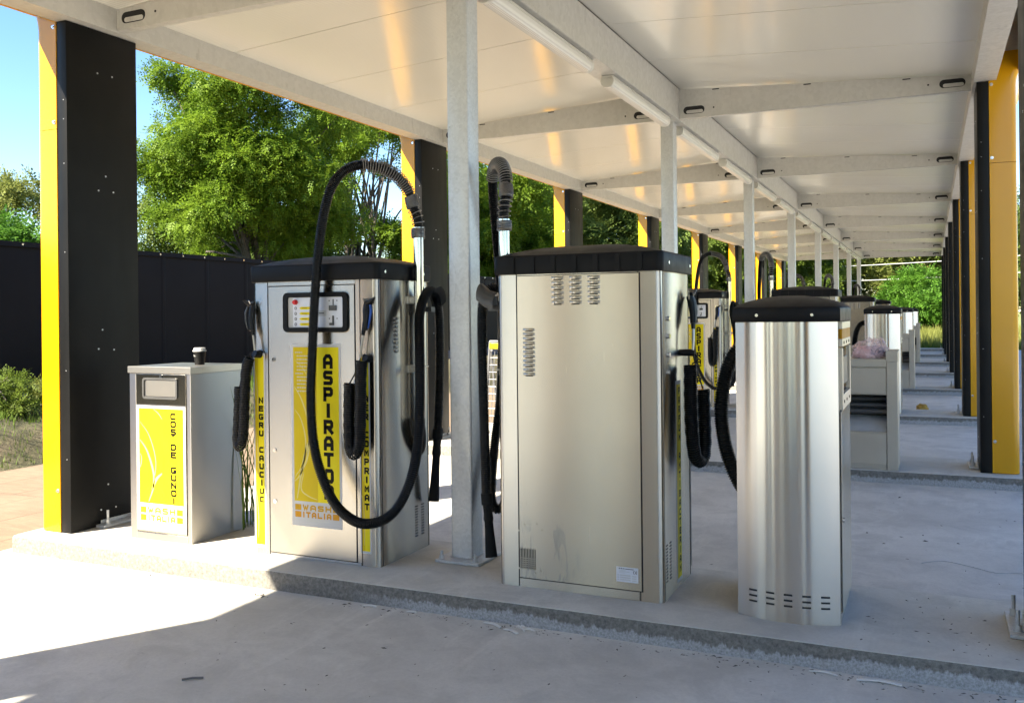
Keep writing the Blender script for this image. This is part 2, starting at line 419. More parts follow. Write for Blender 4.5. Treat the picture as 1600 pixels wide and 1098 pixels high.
# ------------------------------------------------------------------ square lettering
GLY = {
 'A': [[(0, 0), (0, .72), (.28, 1), (.72, 1), (1, .72), (1, 0)], [(.12, .36), (.88, .36)]],
 'B': [[(0, 0), (0, 1), (.85, 1), (1, .88), (1, .62), (.85, .52), (1, .42), (1, .12), (.85, 0), (0, 0)], [(.12, .52), (.8, .52)]],
 'C': [[(.95, 1), (.14, 1), (0, .86), (0, .14), (.14, 0), (.95, 0)]],
 'D': [[(0, 0), (0, 1), (.8, 1), (1, .82), (1, .18), (.8, 0), (0, 0)]],
 'E': [[(1, 1), (0, 1), (0, 0), (1, 0)], [(.12, .52), (.85, .52)]],
 'F': [[(1, 1), (0, 1), (0, 0)], [(.12, .52), (.85, .52)]],
 'G': [[(.95, 1), (.12, 1), (0, .88), (0, .12), (.12, 0), (.88, 0), (1, .12), (1, .44), (.62, .44)]],
 'H': [[(0, 0), (0, 1)], [(1, 0), (1, 1)], [(.12, .52), (.88, .52)]],
 'I': [[(.5, 0), (.5, 1)]],
 'L': [[(0, 1), (0, 0), (1, 0)]],
 'M': [[(0, 0), (0, 1), (.5, .35), (1, 1), (1, 0)]],
 'N': [[(0, 0), (0, 1), (1, 0), (1, 1)]],
 'O': [[(.14, 0), (0, .14), (0, .86), (.14, 1), (.86, 1), (1, .86), (1, .14), (.86, 0), (.14, 0)]],
 'P': [[(0, 0), (0, 1), (.86, 1), (1, .88), (1, .56), (.86, .44), (.12, .44)]],
 'R': [[(0, 0), (0, 1), (.86, 1), (1, .88), (1, .58), (.86, .46), (.12, .46)], [(.5, .38), (1, 0)]],
 'S': [[(.95, 1), (.12, 1), (0, .88), (0, .64), (.12, .52), (.88, .5), (1, .38), (1, .12), (.88, 0), (.05, 0)]],
 'T': [[(0, 1), (1, 1)], [(.5, .9), (.5, 0)]],
 'U': [[(0, 1), (0, .14), (.14, 0), (.86, 0), (1, .14), (1, 1)]],
 'W': [[(0, 1), (.25, 0), (.5, .72), (.75, 0), (1, 1)]],
 '1': [[(.3, .8), (.5, 1), (.5, 0)]],
 ',': [[(.55, .05), (.4, -.2)]],
}
def ribbon(mb, pts, w, put, m):
    """flat stroke of width w with mitred corners; put(x, y) -> 3D"""
    P = [Vector((*p, 0)) for p in pts]; closed = (P[0] - P[-1]).length < 1e-6
    if closed: P = P[:-1]
    else:
        P[0] = P[0] - (P[1] - P[0]).normalized() * w / 2; P[-1] = P[-1] + (P[-1] - P[-2]).normalized() * w / 2
    n = len(P); L = []; R = []
    for i in range(n):
        a = P[(i - 1) % n] if (closed or i > 0) else None; b = P[(i + 1) % n] if (closed or i < n - 1) else None
        d1 = (P[i] - a).normalized() if a is not None else (b - P[i]).normalized()
        d2 = (b - P[i]).normalized() if b is not None else d1
        n1 = Vector((-d1.y, d1.x, 0)); n2 = Vector((-d2.y, d2.x, 0)); nn = (n1 + n2)
        nn = nn / max(.35, nn.length ** 2 / 2) if nn.length > .1 else n1
        L.append(P[i] + nn * w / 2); R.append(P[i] - nn * w / 2)
    V = [put(p.x, p.y) for p in L] + [put(p.x, p.y) for p in R]
    F = [(i, (i + 1) % n, n + (i + 1) % n, n + i) for i in range(n if closed else n - 1)]
    mb.add(V, F, m)
def glyph(mb, ch, x, z, w, h, t, y, m, slant=0):
    """letter in the plane y = const facing -Y, lower left corner x, z"""
    if ch == ' ': return
    extra = []
    if ch == 'Ș': ch = 'S'; extra = [[(.58, -.16), (.42, -.36)]]
    for k, st in enumerate(GLY[ch] + extra):
        yy = y - .00025 * k
        q = [(x + t / 2 + p[0] * (w - t), z + t / 2 + p[1] * (h - t)) for p in st]
        ribbon(mb, q, t, lambda a, b: (a, yy, b), m)
def vtext(mb, s, xc, ztop, w, h, pitch, t, y, m):
    for i, ch in enumerate(s):
        if ch == 'I': glyph(mb, ch, xc - w / 2, ztop - h - i * pitch, w, h, t * 1.1, y, m)
        else: glyph(mb, ch, xc - w / 2, ztop - h - i * pitch, w, h, t, y, m)
def htext(mb, s, x, z, w, h, gap, t, y, m):
    for ch in s:
        glyph(mb, ch, x, z, w, h, t, y, m); x += w + gap
def rect(mb, x0, x1, z0, z1, y, m):
    mb.add([(x0, y, z0), (x1, y, z0), (x1, y, z1), (x0, y, z1)], [(0, 1, 2, 3)], m)
def swoosh(mb, pts, w0, y, m, x0, x1, z0, z1):
    """tapering printed curve, clipped to the picture panel"""
    P = smooth_path([(p[0], 0, p[1]) for p in pts], .012)
    P = [p for p in P if x0 <= p.x <= x1 and z0 <= p.z <= z1]
    n = len(P)
    if n < 3: return
    V = []
    for i, p in enumerate(P):
        d = (P[min(i + 1, n - 1)] - P[max(i - 1, 0)]).normalized(); nrm = Vector((-d.z, 0, d.x)); ww = w0 * (.35 + .65 * math.sin(PI * (i + .5) / n))
        for sg in (1, -1):
            q = p + nrm * ww * sg / 2
            V.append((min(max(q.x, x0), x1), y, min(max(q.z, z0), z1)))
    mb.add(V, [(2 * i, 2 * i + 1, 2 * i + 3, 2 * i + 2) for i in range(n - 1)], m)
POSTER_MATS = [M['white'], M['yel_deep'], M['yel_bright'], M['swoosh'], M['ink'], M['gold_ink'], M['orange_ink'], M['grey_ink']]
def logo(mb, x0, x1, z0, z1, y):
    """two rows of letters between pairs of squares"""
    W = x1 - x0; H = z1 - z0; s = W * .13
    for k, (zz, mt, word) in enumerate(((z0 + H * .62, 5, 'WASH'), (z0 + H * .30, 6, 'ITALIA'))):
        rect(mb, x0 + W * .04, x0 + W * .04 + s, zz, zz + H * .26, y, mt); rect(mb, x1 - W * .04 - s, x1 - W * .04, zz, zz + H * .26, y, mt)
        a = x0 + W * .20; b = x1 - W * .20; gap = .012 if len(word) == 4 else .008
        nI = word.count('I'); lw = (b - a - gap * (len(word) - 1)) / (len(word) - .55 * nI)
        x = a
        for ch in word:
            w = lw * .45 if ch == 'I' else lw
            glyph(mb, ch, x, zz, w, H * .26, H * .075, y, mt); x += w + gap
    for k in range(14):
        x = x0 + W * (.27 + k * .035)
        rect(mb, x, x + W * .022, z0 + H * .15, z0 + H * .20, y, 7)

# ------------------------------------------------------------------ setting
def flat(name, x0, x1, y0, y1, z, m, nx=1, ny=1):
    mb = MB(); mb.add([(x0, y0, z), (x1, y0, z), (x1, y1, z), (x0, y1, z)], [(0, 1, 2, 3)])
    o = mb.build(name, m, smooth=0); o['kind'] = 'structure'; return o
flat('ground', -500, 500, -500, 500, GZ - .03, M['field'])
flat('forecourt', -5.72, 34, -40, 39.6, GZ, M['concrete'])
flat('paving', -9.4, -5.72, -40, 39.6, GZ - .008, M['paving'])
def bank_h(x, y):
    u = -x
    e = 8.85 + .25 * noise.noise(Vector((y * .6, 3.1, 0)))
    prof = [(e - .25, GZ - .04), (e, GZ + .02), (e + .45, .20), (e + .9, .33), (e + 1.6, .37), (11.5, .28), (12.6, .12), (14, .05), (30, GZ - .02), (46, GZ - .06)]
    for (a, za), (b, zb) in zip(prof, prof[1:]):
        if a <= u <= b:
            z = za + (zb - za) * (u - a) / (b - a); break
    else: z = GZ - .06
    k = min(1, max(0, (u - e + .1) * 2)) * (1 if u < 14 else .4)
    return z + k * (.06 * noise.noise(Vector((x * 1.1, y * 1.1, 0))) + .05 * noise.noise(Vector((x * 3.3, y * 3.3, 5))))
us = np.concatenate([np.arange(8.4, 13.2, .14), np.arange(13.2, 30, 1.2), np.array([30, 46])])
ys = np.concatenate([np.arange(-14, 2, 1.0), np.arange(2, 18, .16), np.arange(18, 62, 1.5)])
V = np.array([(-u, y, bank_h(-u, y)) for y in ys for u in us]); nu = len(us)
F = np.array([(j * nu + i, j * nu + i + 1, (j + 1) * nu + i + 1, (j + 1) * nu + i) for j in range(len(ys) - 1) for i in range(nu - 1)])
b_ = raw_mesh('grass_bank', V, F[:, ::-1], M['bank'], smooth=True); b_['kind'] = 'structure'

def island(k):
    """one concrete strip with a slightly worn arris; the left end is rounded"""
    y0 = ISL_Y + k * BAY; y1 = y0 + .985; x0 = -5.64; x1 = .86
    xs = np.linspace(x0 + .02, x1, 90 if k in (0, 1, 2) else 20)
    front = [(x, y0 + .006 * noise.noise(Vector((x * 2.1, k * 7.7, 0))) + .003 * noise.noise(Vector((x * 11, k * 7.7, 2)))) for x in xs]
    poly = [(x0, y0 + .10), (x0 + .01, y0 + .03)] + front + [(x1, y1), (x0, y1)]
    mb = MB()
    n = len(poly); c = (sum(p[0] for p in poly) / n, sum(p[1] for p in poly) / n)
    def inset(d): return [(p[0] + d * (1 if p[0] < c[0] - 3 else (-1 if p[0] > c[0] + 3.2 else 0)), p[1] + d * (1 if p[1] < c[1] else -1)) for p in poly]
    rings = [[(*p, GZ - .05) for p in poly], [(*p, -.012) for p in poly], [(*p, -.003) for p in inset(.006)], [(*p, 0) for p in inset(.016)]]
    mb.loft(rings)
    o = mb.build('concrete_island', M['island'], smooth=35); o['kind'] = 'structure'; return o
for k in range(-4, 8): island(k)  # rearmost two strips are unseen guesses, added for the steel to reflect

# ------------------------------------------------------------------ canopy
canopy = empty('canopy', (-2.45, ISL_Y, 0))
tag(canopy, 'long open canopy with white ceiling panels on black and yellow pylons and galvanised posts', 'canopy')
OFF = Vector(canopy.location)
def cpart(mb, name, mats, **kw):
    mb.v = [tuple(Vector(v) - OFF) for v in mb.v]
    return mb.build(name, mats, canopy, **kw)
K0, K1 = -4, 7  # rearmost two rows unseen, added to deepen shade and feed the steel reflections
RY = 4.72                                    # front web of the rafters of row 0
YA, YB = RY + K0 * BAY - .7, RY + K1 * BAY + .45
XLB, XRB = -5.205, .365                      # inner faces of the edge beams
CX0, CX1 = -2.60, -2.38                      # ridge beam
ZB, ZE, ZR = 3.465, 3.63, 3.80               # beam bottom, eaves top, ridge top
# edge beams: channel section
for s, xi in ((-1, XLB), (1, XRB)):
    xo = xi + s * .18
    mb = MB()
    a, b = sorted((xi, xi + s * .006)); mb.box(a, b, YA, YB, ZB, ZE)
    a, b = sorted((xi + s * .006, xo)); mb.box(a, b, YA, YB, ZB + .001, ZB + .006)
    a, b = sorted((xo, xo - s * .006)); mb.box(a, b, YA, YB, ZB + .006, ZE - .02)
    cpart(mb, 'edge_beam', M['galv_beam'], smooth=0)
mb = MB(); mb.box(CX0, CX1, YA, YB, ZB, ZR - .004)
cpart(mb, 'ridge_beam', M['galv_beam'], bevel=.008, smooth=30)
def slot(mb, x0, x1, z0, z1, y, m, depth=.003):
    mb.prism(rrect(x0, x1, z0, z1, (z1 - z0) / 2 * .98, 5), y - depth, y, 'y', m)
def rafter(s):
    """tapered sheet rafter from the ridge beam to the eaves, local y = 0 at its front web"""
    mb = MB()
    xa, xb = (CX0, XLB) if s < 0 else (CX1, XRB)
    xa += s * .004; xb -= s * .006
    zb = ZB + .012
    poly = [(xa, zb), (xb, zb), (xb, ZE - .012), (xa, ZR - .016)]
    if s < 0: poly = poly[::-1]
    mb.prism(poly, 0, .005, 'y')
    a, b = sorted((xa, xb)); mb.box(a, b, .005, .07, zb, zb + .005)
    # end cleats, clips, channel bars; slots and holes are dark plates painting inner shade
    for xe, sg in ((xb, -s), (xa, s)):
        c0, c1 = sorted((xe + sg * .0, xe + sg * .02))
        mb.box(c0, c1, -.004, 0, zb + .004, zb + .150)
        x0, x1 = sorted((xe + sg * .045, xe + sg * .265))
        slot(mb, x0, x1, zb + .040, zb + .118, 0, 1)
        slot(mb, x0 + .030, x1 - .014, zb + .045, zb + .078, -.003, 0, .004)
        q = xe + sg * .36
        mb.cyl((q, -.002, zb + .085), (q, .001, zb + .085), .009, 10, 1)
    for t in (.14, .47, .8):
        x = xa + (xb - xa) * t; zt = (ZR - .016) + (ZE - ZR + .004) * t
        mb.box(x - .035, x + .035, -.003, -.0005, zt - .018, zt - .008, 1)
    mb.v = [(v[0] - OFF.x, v[1], v[2]) for v in mb.v]
    return mb
protos = {}
for k in range(K0, K1 + 1):
    for s in (-1, 1):
        y = RY + k * BAY - OFF.y
        if s not in protos: protos[s] = rafter(s).build('rafter', [M['galv_beam'], M['gap']], canopy, smooth=0); o = protos[s]
        else: o = protos[s].copy(); COL.objects.link(o)
        o.location = (0, y, 0)
# ceiling panels: four to the bay on either slope
pp = {}
PW = BAY / 4
for s in (-1, 1):
    xa, xb = (CX0 - .001, XLB - .17) if s < 0 else (CX1 + .001, XRB + .17)
    sl = (ZE - ZR) / abs(XLB - CX0); zx = ZR + sl * abs(xb - xa)
    mb = MB(); g = .004
    a = (xa, ZR); b = (xb, zx)
    poly = [a, b, (b[0], b[1] + .06), (a[0], a[1] + .06)]
    if s < 0: poly = poly[::-1]
    mb.prism(poly, g, PW - g, 'y', 0)
    poly = [(p[0], p[1] + .004) for p in (a, b)] + [(b[0], b[1] + .055), (a[0], a[1] + .055)]
    if s < 0: poly = poly[::-1]
    mb.prism(poly, 0, g, 'y', 1)
    mb.v = [(v[0] - OFF.x, v[1], v[2]) for v in mb.v]
    pr = mb.build('roof_panel', [M['ceiling'], M['gap']], canopy, smooth=0)
    y = RY + K0 * BAY - PW - OFF.y + .02; first = True
    while y + OFF.y < RY + K1 * BAY + .3:
        o = pr if first else pr.copy()
        if not first: COL.objects.link(o)
        o.location = (0, y, 0); first = False; y += PW
# outward curving yellow fascia
XO = (-5.58, .70)                            # outer faces of the pylons
def cove(s, xo, a0, a1, n, R=.36, z0=3.40):
    return [(xo + s * R * (1 - math.cos(math.radians(a0 + (a1 - a0) * i / n))), z0 + R * math.sin(math.radians(a0 + (a1 - a0) * i / n))) for i in range(n + 1)]
for s, xo in zip((-1, 1), XO):
    mb = MB()
    pr_ = cove(s, xo, 22.5, 62, 7); top = (pr_[-1][0] + s * .02, 4.12)
    out = pr_ + [top]
    inn = [(p[0] - s * .012, p[1] + .006) for p in out][::-1]
    poly = out + inn
    if s < 0: poly = poly[::-1]
    mb.prism(poly, YA, YB, 'y')
    a, b = sorted((top[0] - s * .013, top[0] - s * .5))
    mb.box(a, b, YA, YB, 4.112, 4.118)
    cpart(mb, 'fascia', M['yellow_sheet'], smooth=30)
# unseen flat sheet added above the panels so that no sun leaks
mb = MB()
for xa, xb in ((-5.85, CX0), (CX1, .97)):
    pass
mb.prism([(-5.84, 4.02), (.96, 4.02), (.96, 4.03), (-5.84, 4.03)], YA, YB, 'y')
cpart(mb, 'sun_block_sheet', M['galv_beam'], smooth=0)
# pylons, mirrored for the right row
PY0, PY1 = 4.367, 4.967
def pylon(s):
    xi = -5.285 if s < 0 else .39; xm = xi + s * .093; xo = XO[0] if s < 0 else XO[1]
    root = MB(); a, b = sorted((xi, xm))
    root.prism(rrect(a, b, PY0, PY1, .006, 2), 0.004, 3.462, 'z', 0)
    xf = xi - s * .0
    # screws on the inner face
    for (dy, z) in ((.253, 3.163), (.379, 3.165), (.315, 2.45), (.253, 2.344), (.38, 2.345), (.274, 1.371), (.24, 1.238), (.372, 1.228), (.31, .283), (.247, .115), (.374, .112)):
        root.cyl((xf, PY0 + dy, z), (xf - s * .003, PY0 + dy, z), .0062, 10, 1)
    for z in (2.93, 2.80, 2.5, 1.9, 1.1, .5):
        root.cyl((xi + s * .03, PY0 + .001, z), (xi + s * .03, PY0 - .002, z), .003, 8, 1)
    root.v = [tuple(Vector(v) - OFF) for v in root.v]
    p = root.build('pylon', [M['black_sheet'], M['galv']], canopy, smooth=30)
    # yellow cladding with the flared head
    def plan(x_out):
        r = .055
        q = rrect(min(xm + s * .002, x_out), max(xm + s * .002, x_out), PY0 - .004, PY1 + .004, [r, 0, 0, r] if s < 0 else [0, r, r, 0], 7)
        return q
    for za, zb in ((.006, 2.735), (2.739, None)):
        mb = MB()
        if zb: zs = [(za, xo), (zb, xo)]
        else: zs = [(za, xo), (3.38, xo)] + [(z, x) for x, z in cove(s, xo, 3, 60, 9)]
        mb.loft([[(*q, z) for q in plan(x)] for z, x in zs])
        mb.v = [tuple(Vector(v) - OFF) for v in mb.v]
        mb.build('yellow_cladding', M['yellow_sheet'], p, smooth=35)
    for z in (3.43, 2.785, .285):
        mb = MB(); x = xm + s * .022
        mb.cyl((x, PY0 - .004, z), (x, PY0 - .007, z), .014, 14); mb.cyl((x, PY0 - .007, z), (x, PY0 - .016, z), .009, 6)
        mb.v = [tuple(Vector(v) - OFF) for v in mb.v]
        mb.build('bolt', M['chrome'], p)
    mb = MB(); a, b = sorted((xi - s * .002, xi - s * .085))
    mb.box(a, b, PY0 + .20, PY1 - .04, .002, .02)
    mb.box(*sorted((xi - s * .002, xi - s * .012)), PY0 + .24, PY1 - .09, .02, .045)
    mb.v = [tuple(Vector(v) - OFF) for v in mb.v]
    mb.build('base_plate', M['galv'], p, bevel=.003)
    for y in (PY0 + .26, PY1 - .10):
        mb = MB(); x = xi - s * .05
        mb.cyl((x, y, .02), (x, y, .026), .022, 14); mb.cyl((x, y, .026), (x, y, .05), .017, 6); mb.cyl((x, y, .05), (x, y, .115), .009, 10)
        mb.v = [tuple(Vector(v) - OFF) for v in mb.v]
        mb.build('anchor_bolt', M['galv'], p)
    return p
for s in (-1, 1):
    p = pylon(s)
    for k in range(K0, K1 + 1):
        o = p if k == 0 else copy_tree(p)
        o.location = (0, k * BAY, 0)
# galvanised posts
def post():
    x0, x1, y0, y1 = -2.597, -2.455, 4.775, 4.917
    mb = MB(); mb.prism(rrect(x0, x1, y0, y1, .013, 4), .018, ZB - .001, 'z')
    mb.v = [tuple(Vector(v) - OFF) for v in mb.v]
    p = mb.build('post', M['galv'], canopy, smooth=35)
    mb = MB(); mb.prism(rrect(-2.665, -2.372, 4.69, 5.0, .012, 3), .002, .018, 'z')
    mb.box(x0 - .006, x1 + .006, y0 - .006, y1 + .006, .018, .024)
    mb.v = [tuple(Vector(v) - OFF) for v in mb.v]
    mb.build('base_plate', M['galv'], p, bevel=.003)
    for x in (-2.632, -2.41):
        for y in (4.722, 4.965):
            mb = MB()
            mb.cyl((x, y, .018), (x, y, .023), .02, 14); mb.cyl((x, y, .023), (x, y, .04), .015, 6); mb.cyl((x, y, .04), (x, y, .066), .008, 10)
            mb.v = [tuple(Vector(v) - OFF) for v in mb.v]
            mb.build('anchor_bolt', M['galv'], p)
    return p
p = post()
for k in range(K0, K1 + 1):
    o = p if k == 0 else copy_tree(p)
    o.location = (0, k * BAY, 0)

# ------------------------------------------------------------------ tube lights under the ridge beam
def tube_light():
    r = empty('tube_light'); L = 1.86
    mb = MB(); mb.box(-.05, .05, 0, L, -.022, -.002); mb.box(-.035, .035, .02, L - .02, -.03, -.022)
    mb.build('housing', M['lamp_white'], r, bevel=.006)
    prof = [(-.056, -.030), (-.057, -.048), (-.05, -.075), (-.032, -.094), (0, -.100), (.032, -.094), (.05, -.075), (.057, -.048), (.056, -.030)]
    mb = MB(); mb.prism(prof, .045, L - .045, 'y'); mb.build('diffuser', M['lens'], r, smooth=35)
    for y0, y1 in ((0, .045), (L - .045, L)):
        mb = MB(); mb.prism([(x * 1.04, z * 1.02 if z < -.04 else -.0225) for x, z in prof], y0, y1, 'y'); mb.build('end_cap', M['lamp_white'], r, bevel=.006)
    return r
m, nt, bs = nodes('ribbed lamp diffuser')
w = N(nt, 'ShaderNodeTexWave', wave_type='BANDS', bands_direction='X'); w.inputs['Scale'].default_value = 22; nt.links.new(objco(nt), w.inputs['Vector'])
nt.links.new(ramp(nt, w.outputs['Fac'], [(.2, (.70, .69, .66)), (.8, (.82, .81, .78))]), bs.inputs['Base Color'])
bs.inputs['Roughness'].default_value = .2; bump(nt, bs, w.outputs['Fac'], .4, .004)
M['lens'] = m
lt = tube_light(); first = True
NUM = ['first', 'second', 'third', 'fourth', 'fifth', 'sixth', 'seventh', 'eighth']
for k in range(-2, 7):
    for j, dy in enumerate((.2, 2.55)):
        o = lt if first else copy_tree(lt); first = False
        o.location = (-2.475, 4.846 + k * BAY + dy, ZB)
        side = 'beyond' if j == 0 else 'before'
        if k == -2 or k == -1: lab = 'white tube light under the ridge beam over the driveway behind the nearest post row'
        elif k == 0: lab = 'white ribbed tube light running back from the nearest galvanised post' if j == 0 else 'white ribbed tube light ending at the second galvanised post'
        elif k == 1: lab = 'white tube light starting just beyond the second galvanised post' if j == 0 else 'white tube light ending at the third galvanised post'
        elif k == 2: lab = 'white tube light starting just beyond the third galvanised post' if j == 0 else 'small white tube light ending at the fourth galvanised post'
        else: lab = 'small distant white tube light under the far half of the ridge beam'
        tag(o, lab, 'light', 'tube lights under the ridge beam')

# ------------------------------------------------------------------ vacuum cabinet
def louvres(mb, x0, x1, ztop, n, pitch, y, sgn=-1, m=0, md=1, axis='y'):
    """pressed louvres: rounded hoods standing out of the sheet with a dark mouth"""
    for i in range(n):
        z = ztop - i * pitch; h = pitch * .62; w = x1 - x0
        prof = [(0, z), (.006, z - h * .25), (.008, z - h * .7), (.004, z - h), (0, z - h)]
        def P(u, d, zz): return (u, y + sgn * d, zz) if axis == 'y' else (y + sgn * d, u, zz)
        e = .012
        rings = [[P(x0, d * .05, zz) for d, zz in prof], [P(x0 + e, d, zz) for d, zz in prof], [P(x1 - e, d, zz) for d, zz in prof], [P(x1, d * .05, zz) for d, zz in prof]]
        mb.loft(rings, m, caps=False)
        mb.add([P(x0 + e, .0012, z - h - pitch * .02), P(x1 - e, .0012, z - h - pitch * .02), P(x1 - e, .0012, z - h - pitch * .20), P(x0 + e, .0012, z - h - pitch * .20)], [(0, 1, 2, 3)], md)
VW, VD, VH = .905, .60, 1.665               # cabinet width, depth, height to the lid
HW = VW / 2
def dome_lid(w, d, z0, zband, zpeak, ribs_back=True):
    """black plastic lid: band, rounded shoulder and a low crowned top (local, front at y = 0)"""
    mb = MB(); o = .016
    base = lambda i: rrect(-w / 2 - o + i, w / 2 + o - i, -o + i, d + o - i, .035, 6)
    n = len(base(0)); cx, cy = 0, d / 2
    def ring(i, z, crown=None):
        q = base(i)
        return [(x, y, z) for x, y in q]
    rings = [ring(.012, z0), ring(.002, z0 + .001), ring(0, z0 + .01), ring(0, zband - .012), ring(.004, zband - .003), ring(.014, zband)]
    q = base(.014)
    for t in (.88, .72, .54, .36, .18, .04):
        zz = zband + (zpeak - zband) * (1 - t ** 2.2)
        rings.append([(cx + (x - cx) * t, cy + (y - cy) * t, zz) for x, y in q])
    mb.loft(rings)
    # moulded vertical ribs on the rear band
    if ribs_back:
        for k in range(7):
            x = -w / 2 + .10 + k * (w - .2) / 6
            mb.box(x - .014, x + .014, d + o - .002, d + o + .007, z0 + .006, zband - .010)
    return mb
def steel_door(mb, x0, x1, z0, z1, y, m=0, gap=1, r=.004, t=.006):
    """door leaf standing a little proud, inside a dark joint"""
    mb.box(x0 - .006, x1 + .006, y - .0012, y + .01, z0 - .006, z1 + .006, gap)
    mb.box(x0, x1, y - t, y - .0013, z0, z1, m)
def air_gun(parent, loc, rz=0, blue=False, flip=1, name='air_gun'):
    """inflator pistol hung nose up on a hook, with its hose tail"""
    g = MB()
    g.tube([(0, 0, .04), (0, -.01, .0), (.004 * flip, -.016, -.05), (-.006 * flip, -.02, -.11)], [.020, .021, .019, .017], 10)
    g.tube([(-.004 * flip, -.005, .045), (.028 * flip, -.012, .052), (.062 * flip, -.018, .075)], [.017, .013, .006], 9)
    g.tube([(-.012 * flip, -.02, -.11), (-.016 * flip, -.022, -.14)], [.013, .011], 8)
    go = g.build(name, M['rubber'], parent, loc=loc, rot=(0, 0, rz))
    t = MB(); t.tube([(.030 * flip, -.014, .035), (.040 * flip, -.022, .0), (.034 * flip, -.028, -.055), (.022 * flip, -.026, -.10)], [.006, .007, .006, .004], 7)
    t.build('trigger', M['blue'] if blue else M['dark_grey'], go)
    t = MB(); t.tube([(-.016 * flip, -.022, -.14), (-.026 * flip, -.024, -.20), (-.034 * flip, -.022, -.27)], [.007, .0075, .006], 8)
    t.build('steel_tail', M['steel_matt'], go)
    h = MB(); h.box(-.02, .02, -.002, .0, .02, .07); h.tube([(0, 0, .055), (0, -.03, .055), (0, -.04, .072)], .004, 7)
    h.build('hook', M['steel_shiny'], go)
    return go
def stripe_label(x0, x1, z0, z1, word, y, lz, pitch, h, w, t=.011):
    mb = MB(); b = (x1 - x0) * .12
    rect(mb, x0, x1, z0, z1, y, 0)
    rect(mb, x0 + b, x0 + (x1 - x0) * .42, z0 + b * 1.5, z1 - b * 1.5, y - .0005, 1); rect(mb, x0 + (x1 - x0) * .42, x1 - b, z0 + b * 1.5, z1 - b * 1.5, y - .0005, 2)
    a = x0 + b; c = x0 + (x1 - x0) * .42
    H = z1 - z0
    for f0 in (.92, .62, .30):
        swoosh(mb, [(a, z0 + H * f0), (a + .012, z0 + H * (f0 - .06)), (a + .02, z0 + H * (f0 - .16)), (a + .016, z0 + H * (f0 - .26))], .005, y - .0008, 3, a, c, z0 + .02, z1 - .02)
    vtext(mb, word, (x0 + x1) / 2 + (x1 - x0) * .13, lz, w, h, pitch, t, y - .001, 4)
    return mb
def make_vacuum():
    r = empty('vacuum_station')
    # body: rounded corner columns, plinth, side sheets
    mb = MB()
    mb.prism(rrect(-HW, HW, 0, VD, .032, 8), 0.0, VH + .02, 'z', 0)
    # ridged corner beads and plinth lip
    for x in (-HW + .118, HW - .118):
        for yy in (-.0015, VD - .0015):
            mb.box(x - .0025, x + .0025, yy, yy + .003, .003, VH, 1)
    mb.box(-HW + .125, HW - .125, -.004, 0, .002, .016, 0); mb.box(-HW + .125, HW - .125, VD, VD + .004, .004, .046, 0)
    for sx in (-1, 1):
        for yy in (.036, VD - .036):
            mb.box(sx * HW - .001, sx * HW + .0012, yy - .002, yy + .002, .004, VH, 1)
    # vent slots low on the sides
    for sx in (-1, 1):
        for c in range(2):
            for i in range(12):
                y = .40 + c * .075 if sx > 0 else .44 + c * .07
                z = .09 + i * .0165
                mb.box(sx * HW - .001, sx * HW + .0015, y, y + .034, z, z + .006, 1)
    bod = mb.build('cabinet_body', [M['steel_side'], M['gap']], r, smooth=35)
    mb = MB(); steel_door(mb, -HW + .128, HW - .155, .022, 1.63, 0)
    mb.box(-HW + .124, HW - .15, -.0035, -.0002, 1.637, VH, 0)
    d = mb.build('front_door', [M['steel'], M['gap']], r, smooth=30)
    for z in (1.19, .64, .33):
        mb = MB(); mb.cyl((-HW + .165, -.006, z), (-HW + .165, -.010, z), .012, 14); mb.cyl((-HW + .165, -.010, z), (-HW + .165, -.013, z), .006, 10); mb.build('door_lock', M['chrome'], d)
    # back panel with louvres and grille
    mb = MB()
    y = VD
    mb.box(-HW + .104, HW - .119, y - .002, y + .0012, .046, 1.655, 1)
    mb.box(-HW + .110, HW - .125, y + .0013, y + .007, .052, 1.651, 0)
    yb = y + .007
    def bx(u): return -u                                    # as seen from behind
    for u in (-.130, -.030, .070):
        louvres(mb, bx(u + .068), bx(u), 1.645, 6, .0255, yb, 1, 0, 1)
    louvres(mb, bx(-.228), bx(-.296), 1.375, 11, .0235, yb, 1, 0, 1)
    gx0, gx1, gz0, gz1 = bx(-.236), bx(-.326), .10, .205
    mb.box(gx0 - .1 + .1, gx1, yb - .001, yb + .0012, gz0, gz1, 1) if gx0 < gx1 else mb.box(gx1, gx0, yb - .001, yb + .0012, gz0, gz1, 1)
    ga, gb = sorted((gx0, gx1))
    for i in range(10):
        x = ga + (gb - ga) * (i + .5) / 10; mb.box(x - .0016, x + .0016, yb + .0013, yb + .0035, gz0 - .004, gz1 + .004, 0)
    for i in range(6):
        z = gz0 + (gz1 - gz0) * .62 * i / 6; mb.box(ga, gb, yb + .0014, yb + .0035, z, z + .004, 0)
    for (u, z) in ((-.30, .33), (-.23, .34), (-.33, .30), (-.20, .31), (-.33, .10), (-.21, .095), (-.24, .08)):
        mb.cyl((bx(u), yb, z), (bx(u), yb + .003, z), .005, 10, 0)
    mb.build('back_panel', [M['steel_back'], M['gap']], r, smooth=30)
    # type plate on the back
    mb = MB(); x0, x1 = bx(.325), bx(.21); z0, z1 = .090, .165; yp = yb + .001
    mb.box(x0, x1, yb + .0002, yp, z0, z1, 0)
    def ub(a): return x1 - (x1 - x0) * a                    # reading direction from behind
    def bar(a0, a1, b0, b1, mt): 
        X0, X1 = sorted((ub(a0), ub(a1))); Z0, Z1 = z0 + (z1 - z0) * b0, z0 + (z1 - z0) * b1
        mb.add([(X1, yp + .0004, Z0), (X0, yp + .0004, Z0), (X0, yp + .0004, Z1), (X1, yp + .0004, Z1)], [(0, 1, 2, 3)], mt)
    for k in range(3): bar(.12 + k * .09, .17 + k * .09, .86, .93, 1)
